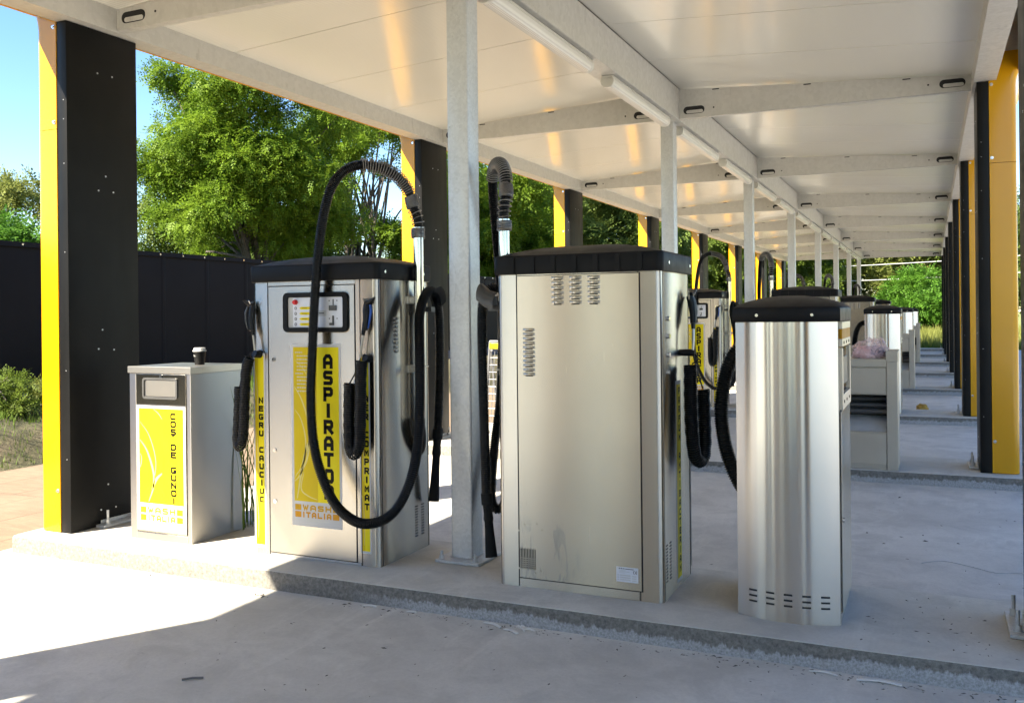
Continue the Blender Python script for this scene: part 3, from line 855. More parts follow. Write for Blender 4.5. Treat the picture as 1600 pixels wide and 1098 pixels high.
    bar(.38, .80, .87, .91, 1); bar(.13, .45, .76, .79, 2); bar(.13, .60, .68, .71, 2); bar(.13, .40, .60, .63, 2)
    for k in range(3): bar(.05, .13, .42 - k * .15, .48 - k * .15, 2); bar(.17, .65, .40 - k * .15, .50 - k * .15, 3); bar(.72, .92, .40 - k * .15, .47 - k * .15, 3)
    for c0 in (.82, .92):
        pts = [(c0 + .035 * math.cos(math.radians(a)), .70 + .09 * math.sin(math.radians(a))) for a in range(70, 291, 20)]
        P = [(ub(a), z0 + (z1 - z0) * b) for a, b in pts]
        ribbon(mb, P, .0025, lambda a, b: (a, yp + .0005, b), 1)
    bar(.90, .94, .68, .72, 1)
    mb.build('type_plate', [M['label_silver'], M['ink'], M['grey_plastic'], M['white']], r, smooth=0)
    # lid
    l = dome_lid(VW, VD, VH - .005, 1.762, 1.822).build('lid', M['black_plastic'], r, smooth=50)
    for (x, yy, nx) in ((HW + .016, .06, 1), (HW + .016, .50, 1), (-HW - .016, .06, -1), (-HW - .016, .50, -1)):
        mb = MB(); mb.cyl((x - nx * .002, yy, 1.705), (x + nx * .004, yy, 1.705), .009, 10); mb.build('lid_screw', M['chrome'], l)
    # control panel
    cx0, cx1, cz0, cz1 = -.208, .258, 1.355, 1.592; y = -.006
    mb = MB()
    outer = rrect(cx0, cx1, cz0, cz1, .032, 6); inner = rrect(cx0 + .033, cx1 - .033, cz0 + .028, cz1 - .028, .012, 6)
    n = len(outer)
    V = [(a, y - .0005, b) for a, b in outer] + [(a, y - .014, b) for a, b in outer] + [(a, y - .014, b) for a, b in inner] + [(a, y - .0005, b) for a, b in inner]
    F = [(k * n + i, k * n + (i + 1) % n, (k + 1) * n + (i + 1) % n, (k + 1) * n + i) for k in range(3) for i in range(n)]
    mb.add(V, F, 0)
    cp = mb.build('control_panel', [M['black_plastic']], r, smooth=35, bevel=.003)
    mb = MB(); mb.add([(a, y - .003, b) for a, b in inner], [tuple(range(n))], 0)
    fx0, fx1, fz0, fz1 = cx0 + .036, cx1 - .036, cz0 + .031, cz1 - .031
    rect(mb, fx0 + .035, fx1, fz0, fz1, y - .0045, 1)
    for i in range(4):                                      # rows of key symbols and arrow labels
        z = fz1 - .062 - i * .032
        ribbon(mb, [(fx0 + .055 + .008 * math.cos(a), z + .008 * math.sin(a)) for a in [PI / 4 * q for q in range(9)]], .003, lambda a, b: (a, y - .0052, b), 2)
        rect(mb, fx0 + .052, fx0 + .063, z - .0012, z + .0012, y - .0056, 2)
        mb.add([(fx0 + .080, y - .0052, z), (fx0 + .095, y - .0052, z - .008), (fx0 + .165, y - .0052, z - .008), (fx0 + .165, y - .0052, z + .008), (fx0 + .095, y - .0052, z + .008)], [(0, 1, 2, 3, 4)], 3)
        rect(mb, fx0 + .10, fx0 + .14, z - .0015, z + .0015, y - .0056, 2)
    for dx, dz in ((-.095, -.02), (-.04, -.02), (-.095, -.125), (-.04, -.125)):
        mb.cyl((fx1 + dx, y - .0045, fz1 + dz), (fx1 + dx, y - .0065, fz1 + dz), .0035, 8, 2)
    mb.build('fascia_plate', [M['grey_plastic'], M['label_silver'], M['ink'], M['yel_bright']], cp, smooth=0)
    mb = MB(); c = (fx0 + .056, fz1 - .026)
    mb.cyl((c[0], y - .0045, c[1]), (c[0], y - .016, c[1]), .0155, 18); mb.cyl((c[0], y - .016, c[1]), (c[0], y - .026, c[1]), .013, 18, 0, .011); mb.build('red_button', M['red'], cp)
    mb = MB(); xc = fx1 - .067
    mb.box(xc - .024, xc + .024, y - .016, y - .0045, fz1 - .078, fz1 - .048); mb.box(xc - .004, xc + .004, y - .0062, y - .0045, fz1 - .048, fz1 - .012)
    mb.build('coin_slot', M['dark_grey'], cp, bevel=.002)
    mb = MB(); mb.box(xc - .006, xc + .006, y - .010, y - .0045, fz1 - .165, fz1 - .108); mb.box(xc - .018, xc + .006, y - .022, y - .0045, fz1 - .165, fz1 - .150)
    mb.build('coin_return', M['dark_grey'], cp, bevel=.002)
    mb = MB(); mb.box(fx0 + .20, fx0 + .275, y - .008, y - .0045, fz0 + .065, fz0 + .098, 0); mb.box(fx0 + .207, fx0 + .265, y - .0088, y - .0079, fz0 + .079, fz0 + .084, 1)
    mb.build('card_slot', [M['grey_plastic'], M['ink']], cp)
    # poster ASPIRATOR
    px0, px1, pz0, pz1 = -.160, .202, .198, 1.285; y = -.0068
    mb = MB(); rect(mb, px0, px1, pz0, pz1, y, 0)
    a0, a1, a2, b0, b1 = px0 + .018, px0 + .190, px1 - .016, pz0 + .148, pz1 - .018
    rect(mb, a0, a1, b0, b1, y - .0005, 1); rect(mb, a1, a2, b0, b1, y - .0005, 2)
    for pts, w in (([(a0, 1.04), (a0 + .06, .95), (a0 + .11, .80), (a0 + .10, .62), (a0 + .04, .50), (a0, .46)], .014),
                   ([(a0, .90), (a0 + .05, .84), (a0 + .085, .72), (a0 + .07, .58), (a0 + .0, .48)], .010),
                   ([(a0 + .02, .36), (a0 + .06, .55), (a0 + .10, .68), (a0 + .172, .80)], .016),
                   ([(a0 + .07, .52), (a0 + .05, .42), (a0 + .10, .38), (a0 + .172, .36)], .009),
                   ([(a0, 1.20), (a0 + .07, 1.14), (a0 + .13, 1.05), (a0 + .172, .93)], .006)):
        swoosh(mb, pts, w, y - .0008, 3, a0, a1, b0, b1)
    for i, (l0, l1) in enumerate(((0, .055), (.012, .10), (.012, .11), (.012, .095), (.012, .12), (.012, .105), (0, .06), (.012, .11), (.012, .10), (.012, .118), (.012, .09), (.012, .105))):
        z = b1 - .035 - i * .021
        x = a0 + .015 + l0
        while x < a0 + .015 + l1:                           # small print
            q = .006 + .012 * random.random(); rect(mb, x, min(x + q, a0 + .015 + l1), z, z + .006, y - .0011, 0); x += q + .004
    vtext(mb, 'ASPIRATOR', (a1 + a2) / 2 + .002, 1.226,   .070, .086, .0965, .0225, y - .0009, 4)
    logo(mb, px0 + .008, px1 - .008, pz0 + .012, pz0 + .145, y - .0006)
    mb.build('poster', POSTER_MATS, r, smooth=0)
    y = -.0008
    stripe_label(-HW + .002, -HW + .092, .04, 1.228, 'NEGRU CAUCIUC', y, .957, .0505, .037, .035, .0105).build('label_strip', POSTER_MATS, r, smooth=0)
    stripe_label(HW - .128, HW - .055, .075, 1.228, 'AER COMPRIMAT', y, .99, .052, .039, .033, .0105).build('label_strip', POSTER_MATS, r, smooth=0)
    # louvres on the side near the standpipe
    mb = MB(); louvres(mb, .165, .23, 1.44, 9, .024, HW, 1, 0, 1, 'x'); mb.build('side_louvre', [M['steel_side'], M['gap']], r, smooth=30)
    # standpipe for the suction hose with brackets
    tx, ty = HW + .052, .385
    mb = MB(); mb.cyl((tx, ty, .82), (tx, ty, 1.985), .031, 24); mb.cyl((tx, ty, 1.93), (tx, ty, 1.985), .034, 24)
    mb.build('standpipe', M['steel_shiny'], r)
    for z in (1.135, 1.555):
        mb = MB(); mb.box(HW, HW + .105, ty - .022, ty + .022, z, z + .006); mb.box(HW, HW + .105, ty - .026, ty - .022, z - .03, z + .006); mb.box(HW - .001, HW + .006, ty - .055, ty + .055, z - .035, z + .012)
        mb.cyl((HW + .03, ty - .026, z - .014), (HW + .03, ty - .03, z - .014), .007, 8); mb.cyl((HW + .085, ty - .026, z - .014), (HW + .085, ty - .03, z - .014), .007, 8)
        mb.build('bracket', M['steel_matt'], r, bevel=.002)
    mb = MB(); mb.tube(smooth_path([(tx, ty, .84), (tx, ty, .78), (tx - .005, ty + .02, .70), (tx - .03, ty + .05, .63), (HW - .01, ty + .07, .60)], .012), .030, 14); mb.build('elbow_hose', M['rubber'], r)
    # hose cradle: a rolled sheet on an arm
    mb = MB(); cy = .53
    rings = []
    for i in range(9):
        a = math.radians(-20 + 140 * i / 8); 
        rings.append([(HW + .055 + .10 * q, cy - .06 + .07 * math.cos(a), 1.50 + .07 * math.sin(a) + .055 * q * q) for q in (0, .5, 1)])
    for k, rg in enumerate(rings): pass
    V = [p for rg in rings for p in rg] + [(p[0], cy - .06 + (p[1] - cy + .06) * .95, 1.50 + (p[2] - 1.50) * .96 - .001) for rg in rings for p in rg]
    nn = 27; F = [(i * 3 + j, i * 3 + j + 1, i * 3 + j + 4, i * 3 + j + 3) for i in range(8) for j in range(2)]
    F += [tuple(nn + q for q in f[::-1]) for f in F]
    mb.add(V, F); mb.box(HW, HW + .10, cy - .08, cy - .03, 1.47, 1.50)
    mb.build('hose_cradle', M['dark_grey'], r, smooth=50)
    return r
CABX1, CABY1 = -3.345, 4.46
def loc1(pts): return [(x - CABX1, y - CABY1, z) for x, y, z in pts]
H1 = [(-2.841, 4.845, 1.95), (-2.842, 4.845, 2.03), (-2.867, 4.84, 2.10), (-2.885, 4.82, 2.19), (-2.91, 4.78, 2.261), (-2.95, 4.72, 2.31), (-3.009, 4.66, 2.341), (-3.083, 4.6, 2.35), (-3.133, 4.54, 2.326), (-3.178, 4.5, 2.278), (-3.208, 4.45, 2.18), (-3.235, 4.415, 2.008), (-3.255, 4.395, 1.801), (-3.283, 4.392, 1.503), (-3.293, 4.38, 1.204), (-3.29, 4.36, .981), (-3.264, 4.34, .761), (-3.207, 4.32, .583), (-3.108, 4.305, .408), (-2.992, 4.30, .316), (-2.877, 4.30, .29), (-2.769, 4.33, .321), (-2.698, 4.37, .401), (-2.663, 4.44, .541), (-2.671, 4.52, .692), (-2.699, 4.6, .902), (-2.742, 4.68, 1.195), (-2.79, 4.76, 1.42), (-2.80, 4.83, 1.55), (-2.80, 4.91, 1.60), (-2.80, 4.985, 1.565), (-2.795, 5.01, 1.47), (-2.79, 5.01, 1.30), (-2.792, 5.005, 1.02), (-2.806, 5.0, .72)]
def hose_set(r, pts, r_h=.0298, spring=True, nozzle=None, nsp=.38):
    h = hose_mb(pts, r_h).build('suction_hose', M['rubber'], r, smooth=50)
    if spring:
        P = smooth_path(pts, .01); L = P[4:int(nsp * 100) + 4]
        # open wire near the pipe, closely wound over the bend
        q = coil_mb([tuple(p) for p in L[:len(L) // 3]], .0375, .0034, .030, 6, 16); Q1 = q
        q.build('hose_spring', M['spring'], h)
        q = coil_mb([tuple(p) for p in L[len(L) // 3:len(L) // 3 + 9]], .0385, .0036, .0078, 6, 16); q.build('hose_spring', M['spring'], h)
        q = coil_mb([tuple(p) for p in L[len(L) // 3 + 9:] + P[int(nsp * 100) + 4:int(nsp * 100) + 24]], .0385, .0033, .0155, 6, 16); q.build('hose_spring', M['spring'], h)
        p0 = Vector(pts[0]); q = coil_mb([tuple(p0 + Vector((0, 0, -.03))), tuple(p0 + Vector((0, 0, 0.0))), tuple(p0 + Vector((0, 0, .03)))], .040, .0036, .0085, 6, 16); q.build('hose_spring', M['spring'], h)
    if nozzle:
        a, b, c = [Vector(p) for p in nozzle]
        mb = MB(); d = (c - a).normalized()
        mb.tube([a - d * .01, a + d * .05, a + d * .055, a + d * .12], [.033, .033, .027, .024], 14)
        # flattened crevice nozzle
        w = Vector((.86, .5, 0)); w = (w - d * w.dot(d)).normalized(); u = w.cross(d).normalized()
        rings = []
        for t, rw, rt in ((0, .025, .025), (.12, .028, .024), (.2, .024, .019), (.45, .026, .014), (1, .034, .011)):
            p = a + d * .10 + (c - a - d * .10) * t
            rings.append([tuple(p + w * rw * math.cos(2 * PI * k / 14) + u * rt * math.sin(2 * PI * k / 14)) for k in range(14)])
        mb.loft(rings)
        mb.build('nozzle', M['rubber_soft'], h, smooth=40)
    return h
V1 = make_vacuum()
V1.location = (CABX1, CABY1, 0)
V1base = None
tag(V1, 'stainless vacuum cabinet facing the camera with yellow ASPIRATOR poster, beside the litter bin', 'vacuum station', 'vacuum cabinets')
NOPARTS = copy_tree(V1)                                   # bare cabinet, reused turned round
hose_set(V1, loc1(H1), nozzle=loc1([(-2.806, 5.0, .73), (-2.81, 5, .6), (-2.84, 5.0, .285)]))
def coil_hose(parent, pts, R=.0235, wire=.0042, pitch=.0098, tails=()):
    wire, pitch = wire * 1.22, pitch * 1.04
    c = coil_mb(pts, R, wire, pitch).build('coiled_hose', M['rubber'], parent, smooth=60)
    for t in tails:
        MB().tube(smooth_path(t, .012), .0042, 7).build('hose_tail', M['rubber'], c, smooth=60)
    return c
# left front corner: tyre black gun and its coiled hose
air_gun(V1, (-HW + .015, -.012, 1.478), 0, False, -1)
mb = MB(); mb.tube([(-HW + .05, .0, 1.222), (-HW + .05, -.035, 1.222), (-HW + .05, -.05, 1.228)], [.026, .022, .02], 12); mb.build('hose_outlet', M['rubber'], V1)
coil_hose(V1, [(-HW + .008, -.045, 1.20), (-HW - .012, -.05, 1.12), (-HW - .022, -.055, .95), (-HW - .030, -.06, .75), (-HW - .040, -.065, .68), (-HW - .068, -.06, .66), (-HW - .080, -.055, .70), (-HW - .074, -.05, .85), (-HW - .070, -.045, 1.02)], .028,
          tails=[[(-HW + .05, -.03, 1.222), (-HW + .028, -.05, 1.235), (-HW + .008, -.045, 1.20)], [(-HW - .019, -.04, 1.205), (-HW - .03, -.05, 1.12), (-HW - .07, -.045, 1.02)]])
# right front column: compressed air gun, blue lever
air_gun(V1, (HW - .060, -.012, 1.478), 0, True, 1)
mb = MB(); mb.tube([(HW - .055, .0, 1.205), (HW - .055, -.035, 1.205), (HW - .055, -.05, 1.21)], [.026, .022, .02], 12); mb.build('hose_outlet', M['rubber'], V1)
coil_hose(V1, [(HW - .075, -.05, 1.19), (HW - .078, -.06, 1.08), (HW - .078, -.065, .90), (HW - .085, -.07, .72), (HW - .105, -.075, .665), (HW - .135, -.07, .665), (HW - .155, -.065, .72), (HW - .160, -.06, .88), (HW - .158, -.055, 1.06)], .029,
          tails=[[(HW - .055, -.04, 1.21), (HW - .06, -.05, 1.235), (HW - .075, -.05, 1.19)], [(HW - .094, -.034, 1.205), (HW - .12, -.045, 1.13), (HW - .158, -.055, 1.06)]])
# second cabinet, back to the camera
CX2, CY2 = -1.675, 5.052
V2 = NOPARTS; V2.location = (CX2, CY2, 0); V2.rotation_euler = (0, 0, PI)
tag(V2, 'stainless vacuum cabinet turned back to the camera, beside the nearest galvanised post', 'vacuum station', 'vacuum cabinets')
def loc2(pts): return [(CX2 - x, CY2 - y, z) for x, y, z in pts]
H2 = [(-2.179, 4.667, 1.95), (-2.179, 4.667, 2.03), (-2.176, 4.69, 2.14), (-2.196, 4.72, 2.245), (-2.246, 4.78, 2.315), (-2.308, 4.84, 2.318), (-2.358, 4.9, 2.262), (-2.389, 4.97, 2.14), (-2.412, 5.05, 1.963), (-2.435, 5.13, 1.772), (-2.439, 5.17, 1.534), (-2.43, 5.16, 1.30), (-2.40, 5.06, .95), (-2.396, 4.97, .68), (-2.385, 4.90, .47), (-2.372, 4.87, .35), (-2.345, 4.88, .30), (-2.30, 4.90, .34), (-2.27, 4.90, .55), (-2.26, 4.88, .9), (-2.245, 4.84, 1.25), (-2.225, 4.76, 1.52), (-2.232, 4.70, 1.585), (-2.26, 4.66, 1.60), (-2.290, 4.63, 1.545), (-2.301, 4.62, 1.419), (-2.287, 4.60, 1.06), (-2.269, 4.58, .704), (-2.259, 4.57, .44)]
hose_set(V2, loc2(H2), nozzle=loc2([(-2.257, 4.57, .445), (-2.25, 4.57, .3), (-2.227, 4.56, .105)]))
# perfume gun, coil and strip on its free side (local -x)
sl = stripe_label(-.055, .055, .03, 1.09, 'PARFUM ANTIBACTERIAN', 0, 1.055, .0495, .038, .034, .0105)
sl.build('label_strip', POSTER_MATS, V2, smooth=0, loc=(-HW - .0008, VD - .325, 0), rot=(0, 0, -PI / 2))
air_gun(V2, (-HW - .022, .085, 1.50), -PI / 2, False, 1)
mb = MB()
for z in (1.42, 1.33, 1.235, 1.145): mb.cyl((-HW, .47, z), (-HW - .012, .47, z), .012, 12)
mb.build('coin_button', M['chrome'], V2)
mb = MB(); mb.tube([(-HW, .20, 1.235), (-HW - .05, .20, 1.235), (-HW - .075, .20, 1.23)], [.018, .02, .016], 12); mb.build('hose_outlet', M['rubber'], V2)
coil_hose(V2, [(-HW - .055, .22, 1.17), (-HW - .055, .225, 1.05), (-HW - .06, .23, .85), (-HW - .07, .215, .70), (-HW - .085, .18, .655), (-HW - .10, .14, .67), (-HW - .105, .115, .75), (-HW - .10, .105, .90), (-HW - .095, .10, 1.03)], .031, .0048, .0112,
          tails=[[(-HW - .07, .20, 1.23), (-HW - .09, .19, 1.20), (-HW - .055, .22, 1.17)], [(-HW - .045, .12, 1.23), (-HW - .06, .10, 1.14), (-HW - .095, .10, 1.03)]])

# ------------------------------------------------------------------ slim vacuum with a rounded steel front
def make_slim():
    r = empty('slim_vacuum'); w, d, h = .466, .60, 1.405; bl = .050
    arc = [(-w / 2 + w * i / 24, -bl * (1 - (2 * i / 24 - 1) ** 2)) for i in range(25)]
    plan = arc + [(w / 2, d), (-w / 2, d)]
    mb = MB(); mb.prism(plan, 0, h + .01, 'z', 0)
    # three short vent slots in five places
    for c in range(5):
        x = -w / 2 + .075 + c * .082
        y = -bl * (1 - (2 * x / w) ** 2); ang = math.atan(bl * 8 * x / w ** 2)
        for i in range(3):
            z = .075 + i * .026 + 0.0
            dx = .019
            V = []
            for sx in (-1, 1):
                xx = x + sx * dx; yy = -bl * (1 - (2 * xx / w) ** 2)
                V += [(xx, yy - .0022, z), (xx, yy - .0022, z + .008), (xx, yy + .001, z + .008), (xx, yy + .001, z)]
            mb.add(V, [(0, 1, 5, 4), (1, 2, 6, 5), (2, 3, 7, 6), (3, 0, 4, 7), (3, 2, 1, 0), (4, 5, 6, 7)], 1)
    # folded rear edge of the front sheet
    mb.box(w / 2 - .001, w / 2 + .0012, .004, .008, .01, h, 1)
    mb.build('drum_body', [M['steel_drum'], M['gap']], r, smooth=30)
    # side door and payment unit on the right face
    x = w / 2
    mb = MB(); mb.box(x - .002, x + .0013, .055, d - .03, .04, .985, 1); mb.box(x + .0014, x + .006, .062, d - .037, .047, .978, 0)
    mb.build('service_door', [M['steel_side'], M['gap']], r, bevel=.002)
    mb = MB(); mb.cyl((x + .006, .09, .47), (x + .016, .09, .47), .012, 12); mb.build('door_lock', M['chrome'], r)
    mb = MB()
    mb.box(x, x + .012, .09, d - .05, 1.365, 1.398, 0); mb.box(x, x + .011, .09, d - .05, 1.318, 1.3649, 1)
    for (y0, y1, z0, z1) in ((.09, d - .05, 1.282, 1.3179), (.09, d - .05, .985, 1.055), (.09, .125, 1.055, 1.275), (d - .085, d - .05, 1.055, 1.275)):
        mb.box(x, x + .012, y0, y1, z0, z1, 0)
    mb.box(x, x + .003, .125, d - .085, 1.055, 1.275, 3)
    for i in range(3): mb.cyl((x + .012, .16 + i * .14, 1.30), (x + .015, .16 + i * .14, 1.30), .008, 10, 4)
    for i in range(3): mb.cyl((x + .012, .16 + i * .14, 1.02), (x + .015, .16 + i * .14, 1.02), .008, 10, 4)
    mb.box(x + .003, x + .008, .16, .40, 1.10, 1.23, 5)
    mb.build('payment_unit', [M['steel_matt'], M['orange_ink'], M['gap'], M['glass_dark'], M['ink'], M['dark_grey']], r, bevel=.002)
    # lid following the rounded front
    mb = MB(); o = .012
    def pl(s, z): 
        cx, cy = 0, d / 2
        q = [(xx * (1 + 2 * o / w), yy - o) for xx, yy in arc] + [(w / 2 + o, d + o), (-w / 2 - o, d + o)]
        return [(cx + (a - cx) * s, cy + (b - cy) * s, z) for a, b in q]
    rings = [pl(.99, h - .004), pl(1, h), pl(1, h + .055), pl(.99, h + .063), pl(.965, h + .068)]
    for t in (.86, .72, .56, .4, .22, .06): rings.append(pl(t, h + .068 + .055 * (1 - t ** 2.3)))
    mb.loft(rings); l = mb.build('lid', M['black_plastic'], r, smooth=45)
    for xx in (-.125, .125):
        yy = -bl * (1 - (2 * xx / w) ** 2) - o
        mb = MB(); mb.cyl((xx, yy + .003, h + .028), (xx, yy - .005, h + .028), .010, 12, 0, .007); mb.build('lid_screw', M['chrome'], l)
    return r
SL = make_slim(); SX, SY = -.622, 4.452; SL.location = (SX, SY, 0)
tag(SL, 'slim stainless vacuum with rounded shiny front and black domed lid, nearest on its kerb end', 'vacuum station', 'slim vacuums')
hd = [(-.86, 4.95, 1.27), (-.925, 5.0, 1.262), (-.965, 4.99, 1.225), (-.997, 4.975, 1.155), (-1.019, 4.95, 1.045), (-1.025, 4.92, .91), (-1.005, 4.90, .759), (-.972, 4.90, .642), (-.935, 4.90, .56), (-.90, 4.92, .50), (-.86, 4.95, .46)]
hose_mb([(x - SX, y - SY, z) for x, y, z in hd], .039, .0125, .16, 14).build('suction_hose', M['rubber'], SL, smooth=50)

# ------------------------------------------------------------------ litter bin, coffee cup, weed
BX, BY = -4.570, 4.462
bin_ = empty('litter_bin', (BX, BY, 0)); bw, bd, bh = .53, .468, 1.13
tag(bin_, 'stainless litter bin with flap and yellow COȘ DE GUNOI poster beside the black pylon', 'litter bin')
mb = MB(); mb.box(-bw / 2, bw / 2, .004, bd, 0, 1.088, 0)
mb.box(-bw / 2, -bw / 2 + .058, -.002, .0035, .0, 1.088, 0); mb.box(bw / 2 - .034, bw / 2, -.002, .0035, 0, 1.088, 0)
mb.box(-bw / 2 + .0585, bw / 2 - .0345, -.002, .0035, 0, .046, 0)
mb.build('bin_body', [M['steel_bin'] if 'steel_bin' in M else M['steel_matt']], bin_, bevel=.003)
mb = MB(); mb.box(-bw / 2 - .008, bw / 2 + .008, -.010, bd + .008, 1.089, 1.132)
for y in (.10, .36): mb.cyl((bw / 2 + .008, y, 1.11), (bw / 2 + .011, y, 1.11), .006, 8)
mb.build('bin_top', M['steel_matt'], bin_, bevel=.003)
mb = MB(); dx0, dx1 = -bw / 2 + .064, bw / 2 - .040
mb.box(dx0, dx1, -.006, .0036, .052, 1.082, 0)
dd = mb.build('bin_door', M['steel'], bin_, bevel=.002)
mb = MB(); mb.box(dx0 + .002, dx1 - .002, -.0066, -.0061, .886, 1.080); mb.build('upper_overlay', M['steel_dark'], dd)  # thin overlay, darker than the rest of the door
fx0, fx1, fz0, fz1 = -.140, .160, .922, 1.060
mb = MB(); out = rrect(fx0, fx1, fz0, fz1, .022, 6); inn = rrect(fx0 + .013, fx1 - .013, fz0 + .013, fz1 - .013, .014, 6); n = len(out)
V = [(a, -.0067, b) for a, b in out] + [(a, -.014, b) for a, b in out] + [(a, -.014, b) for a, b in inn] + [(a, -.0069, b) for a, b in inn]
mb.add(V, [(k * n + i, k * n + (i + 1) % n, (k + 1) * n + (i + 1) % n, (k + 1) * n + i) for k in range(3) for i in range(n)], 0)
mb.add([(a, -.0068, b) for a, b in inn], [tuple(range(n))], 0)
mb.build('flap_frame', [M['dark_grey']], dd, smooth=35)
mb = MB(); mb.prism(rrect(fx0 + .030, fx1 - .017, fz0 + .018, fz1 - .017, .010, 4), -.0095, -.0071, 'y'); mb.build('flap', M['steel_matt'], dd)
mb = MB(); mb.cyl((.02, -.006, 1.068), (.02, -.012, 1.068), .012, 14); mb.build('lock', M['chrome'], dd)
mb = MB(); px0, px1, pz0, pz1 = dx0 + .002, dx1 - .002, .062, .878; y = -.0068
rect(mb, px0, px1, pz0, pz1, y, 0)
a0, a1, a2, b0, b1 = px0 + .020, px0 + .225, px1 - .018, pz0 + .178, pz1 - .018
rect(mb, a0, a1, b0, b1, y - .0005, 1); rect(mb, a1, a2, b0, b1, y - .0005, 2)
for pts, w in (([(a0, .66), (a0 + .07, .58), (a0 + .125, .44), (a0 + .12, .34), (a0 + .08, .245), (a0 + .075, .20)], .017),
               ([(a0, .78), (a0 + .09, .68), (a0 + .145, .52), (a0 + .125, .36)], .007),
               ([(a0 + .11, .33), (a0 + .15, .40), (a0 + .205, .445)], .020),
               ([(a0 + .0, .57), (a0 + .02, .54), (a0 + .015, .49), (a0, .46)], .008),
               ([(a0 + .12, .86), (a0 + .17, .83), (a0 + .205, .79)], .006)):
    swoosh(mb, pts, w, y - .0008, 3, a0, a1, b0, b1)
vtext(mb, 'COȘ DE GUNOI', (a1 + a2) / 2 + .004, .834, .050, .0445, .0494, .0134, y - .0009, 4)
logo(mb, px0 + .012, px1 - .012, pz0 + .016, pz0 + .172, y - .0006)
mb.build('poster', POSTER_MATS, bin_, smooth=0)
cup = empty('coffee_cup', (-4.497, 4.745, 1.1325))
tag(cup, 'black paper coffee cup with white lid standing on the litter bin', 'cup')
mb = MB(); mb.tube([(0, 0, 0), (0, 0, .004), (0, 0, .092)], [.0315, .0315, .0405], 28); mb.build('cup_body', M['black_plastic'], cup, smooth=50)
mb = MB()
for k in range(5): 
    a = -2.25 + k * .16; rr = .0372
    P = [(rr * math.cos(a + q * .10), rr * math.sin(a + q * .10), .060 + .006 * math.sin(q * 3 + k)) for q in (0, .5, 1)]
    mb.tube(P, .0012, 5)
mb.build('print', M['white'], cup)
mb = MB(); mb.tube([(0, 0, .088), (0, 0, .089), (0, 0, .098), (0, 0, .0985), (0, 0, .113), (0, 0, .1135)], [.0405, .0445, .0435, .039, .0365, .033], 28); mb.build('cup_lid', M['white'], cup, smooth=50)

def blades(name, base, n, hmin, hmax, spread, mat, lean=.5, width=.006, segs=6, seed=1):
    rg = np.random.default_rng(seed); Vs = []; Fs = []; c = 0
    for i in range(n):
        bx, by = rg.normal(0, spread, 2); h = rg.uniform(hmin, hmax); a = rg.uniform(0, 2 * PI); ln = rg.uniform(.2, 1) * lean * h
        w = width * rg.uniform(.6, 1.3); dx, dy = math.cos(a), math.sin(a)
        for s in range(segs + 1):
            t = s / segs; ww = w * (1 - t ** 2) + .0004
            z = h * (t - .35 * lean * t * t * 1.2); o = ln * t * t
            x, y = base[0] + bx + dx * o, base[1] + by + dy * o
            Vs += [(x - dy * ww, y + dx * ww, base[2] + z), (x + dy * ww, y - dx * ww, base[2] + z)]
            if s: Fs.append((c + 2 * s - 2, c + 2 * s - 1, c + 2 * s + 1, c + 2 * s))
        c += 2 * (segs + 1)
    return np.array(Vs), np.array(Fs)
Vb, Fb = blades('', (-4.40, 5.06, 0), 34, .75, 1.42, .07, None, .55, .006, 7, 3)
tag(raw_mesh('weed', Vb, Fb, M['grass'], smooth=True), 'tall green grassy weed growing behind the litter bin', 'weed')

# ------------------------------------------------------------------ other islands: copies and mat washers
def clone(o, dy, label):
    c = copy_tree(o); c.location = (o.location.x, o.location.y + dy, 0); c['label'] = label; return c
for k, where in ((2, 'on the third kerb, partly behind the slim vacuum'), (4, 'on the fifth kerb, far back'), (6, 'on the seventh kerb, farthest back')):
    clone(V1, k * BAY, 'stainless vacuum cabinet with ASPIRATOR poster ' + where)
    clone(V2, k * BAY, 'stainless vacuum cabinet seen from its back ' + where)
    clone(SL, k * BAY, 'slim round-fronted stainless vacuum ' + {2: 'behind the bagged mat washer', 4: 'fifth kerb, behind the farther mat washer', 6: 'on the seventh kerb, farthest of the slim ones'}[k])
for o, lb in ((V1, 'unseen stainless vacuum cabinet added two bays behind the viewer for reflections, poster side'), (V2, 'unseen stainless vacuum cabinet added two bays behind the viewer for reflections, back side'), (SL, 'unseen slim stainless vacuum added two bays behind the viewer for reflections')):
    clone(o, -2 * BAY, lb)  # unseen machines added behind the camera to show in the steel
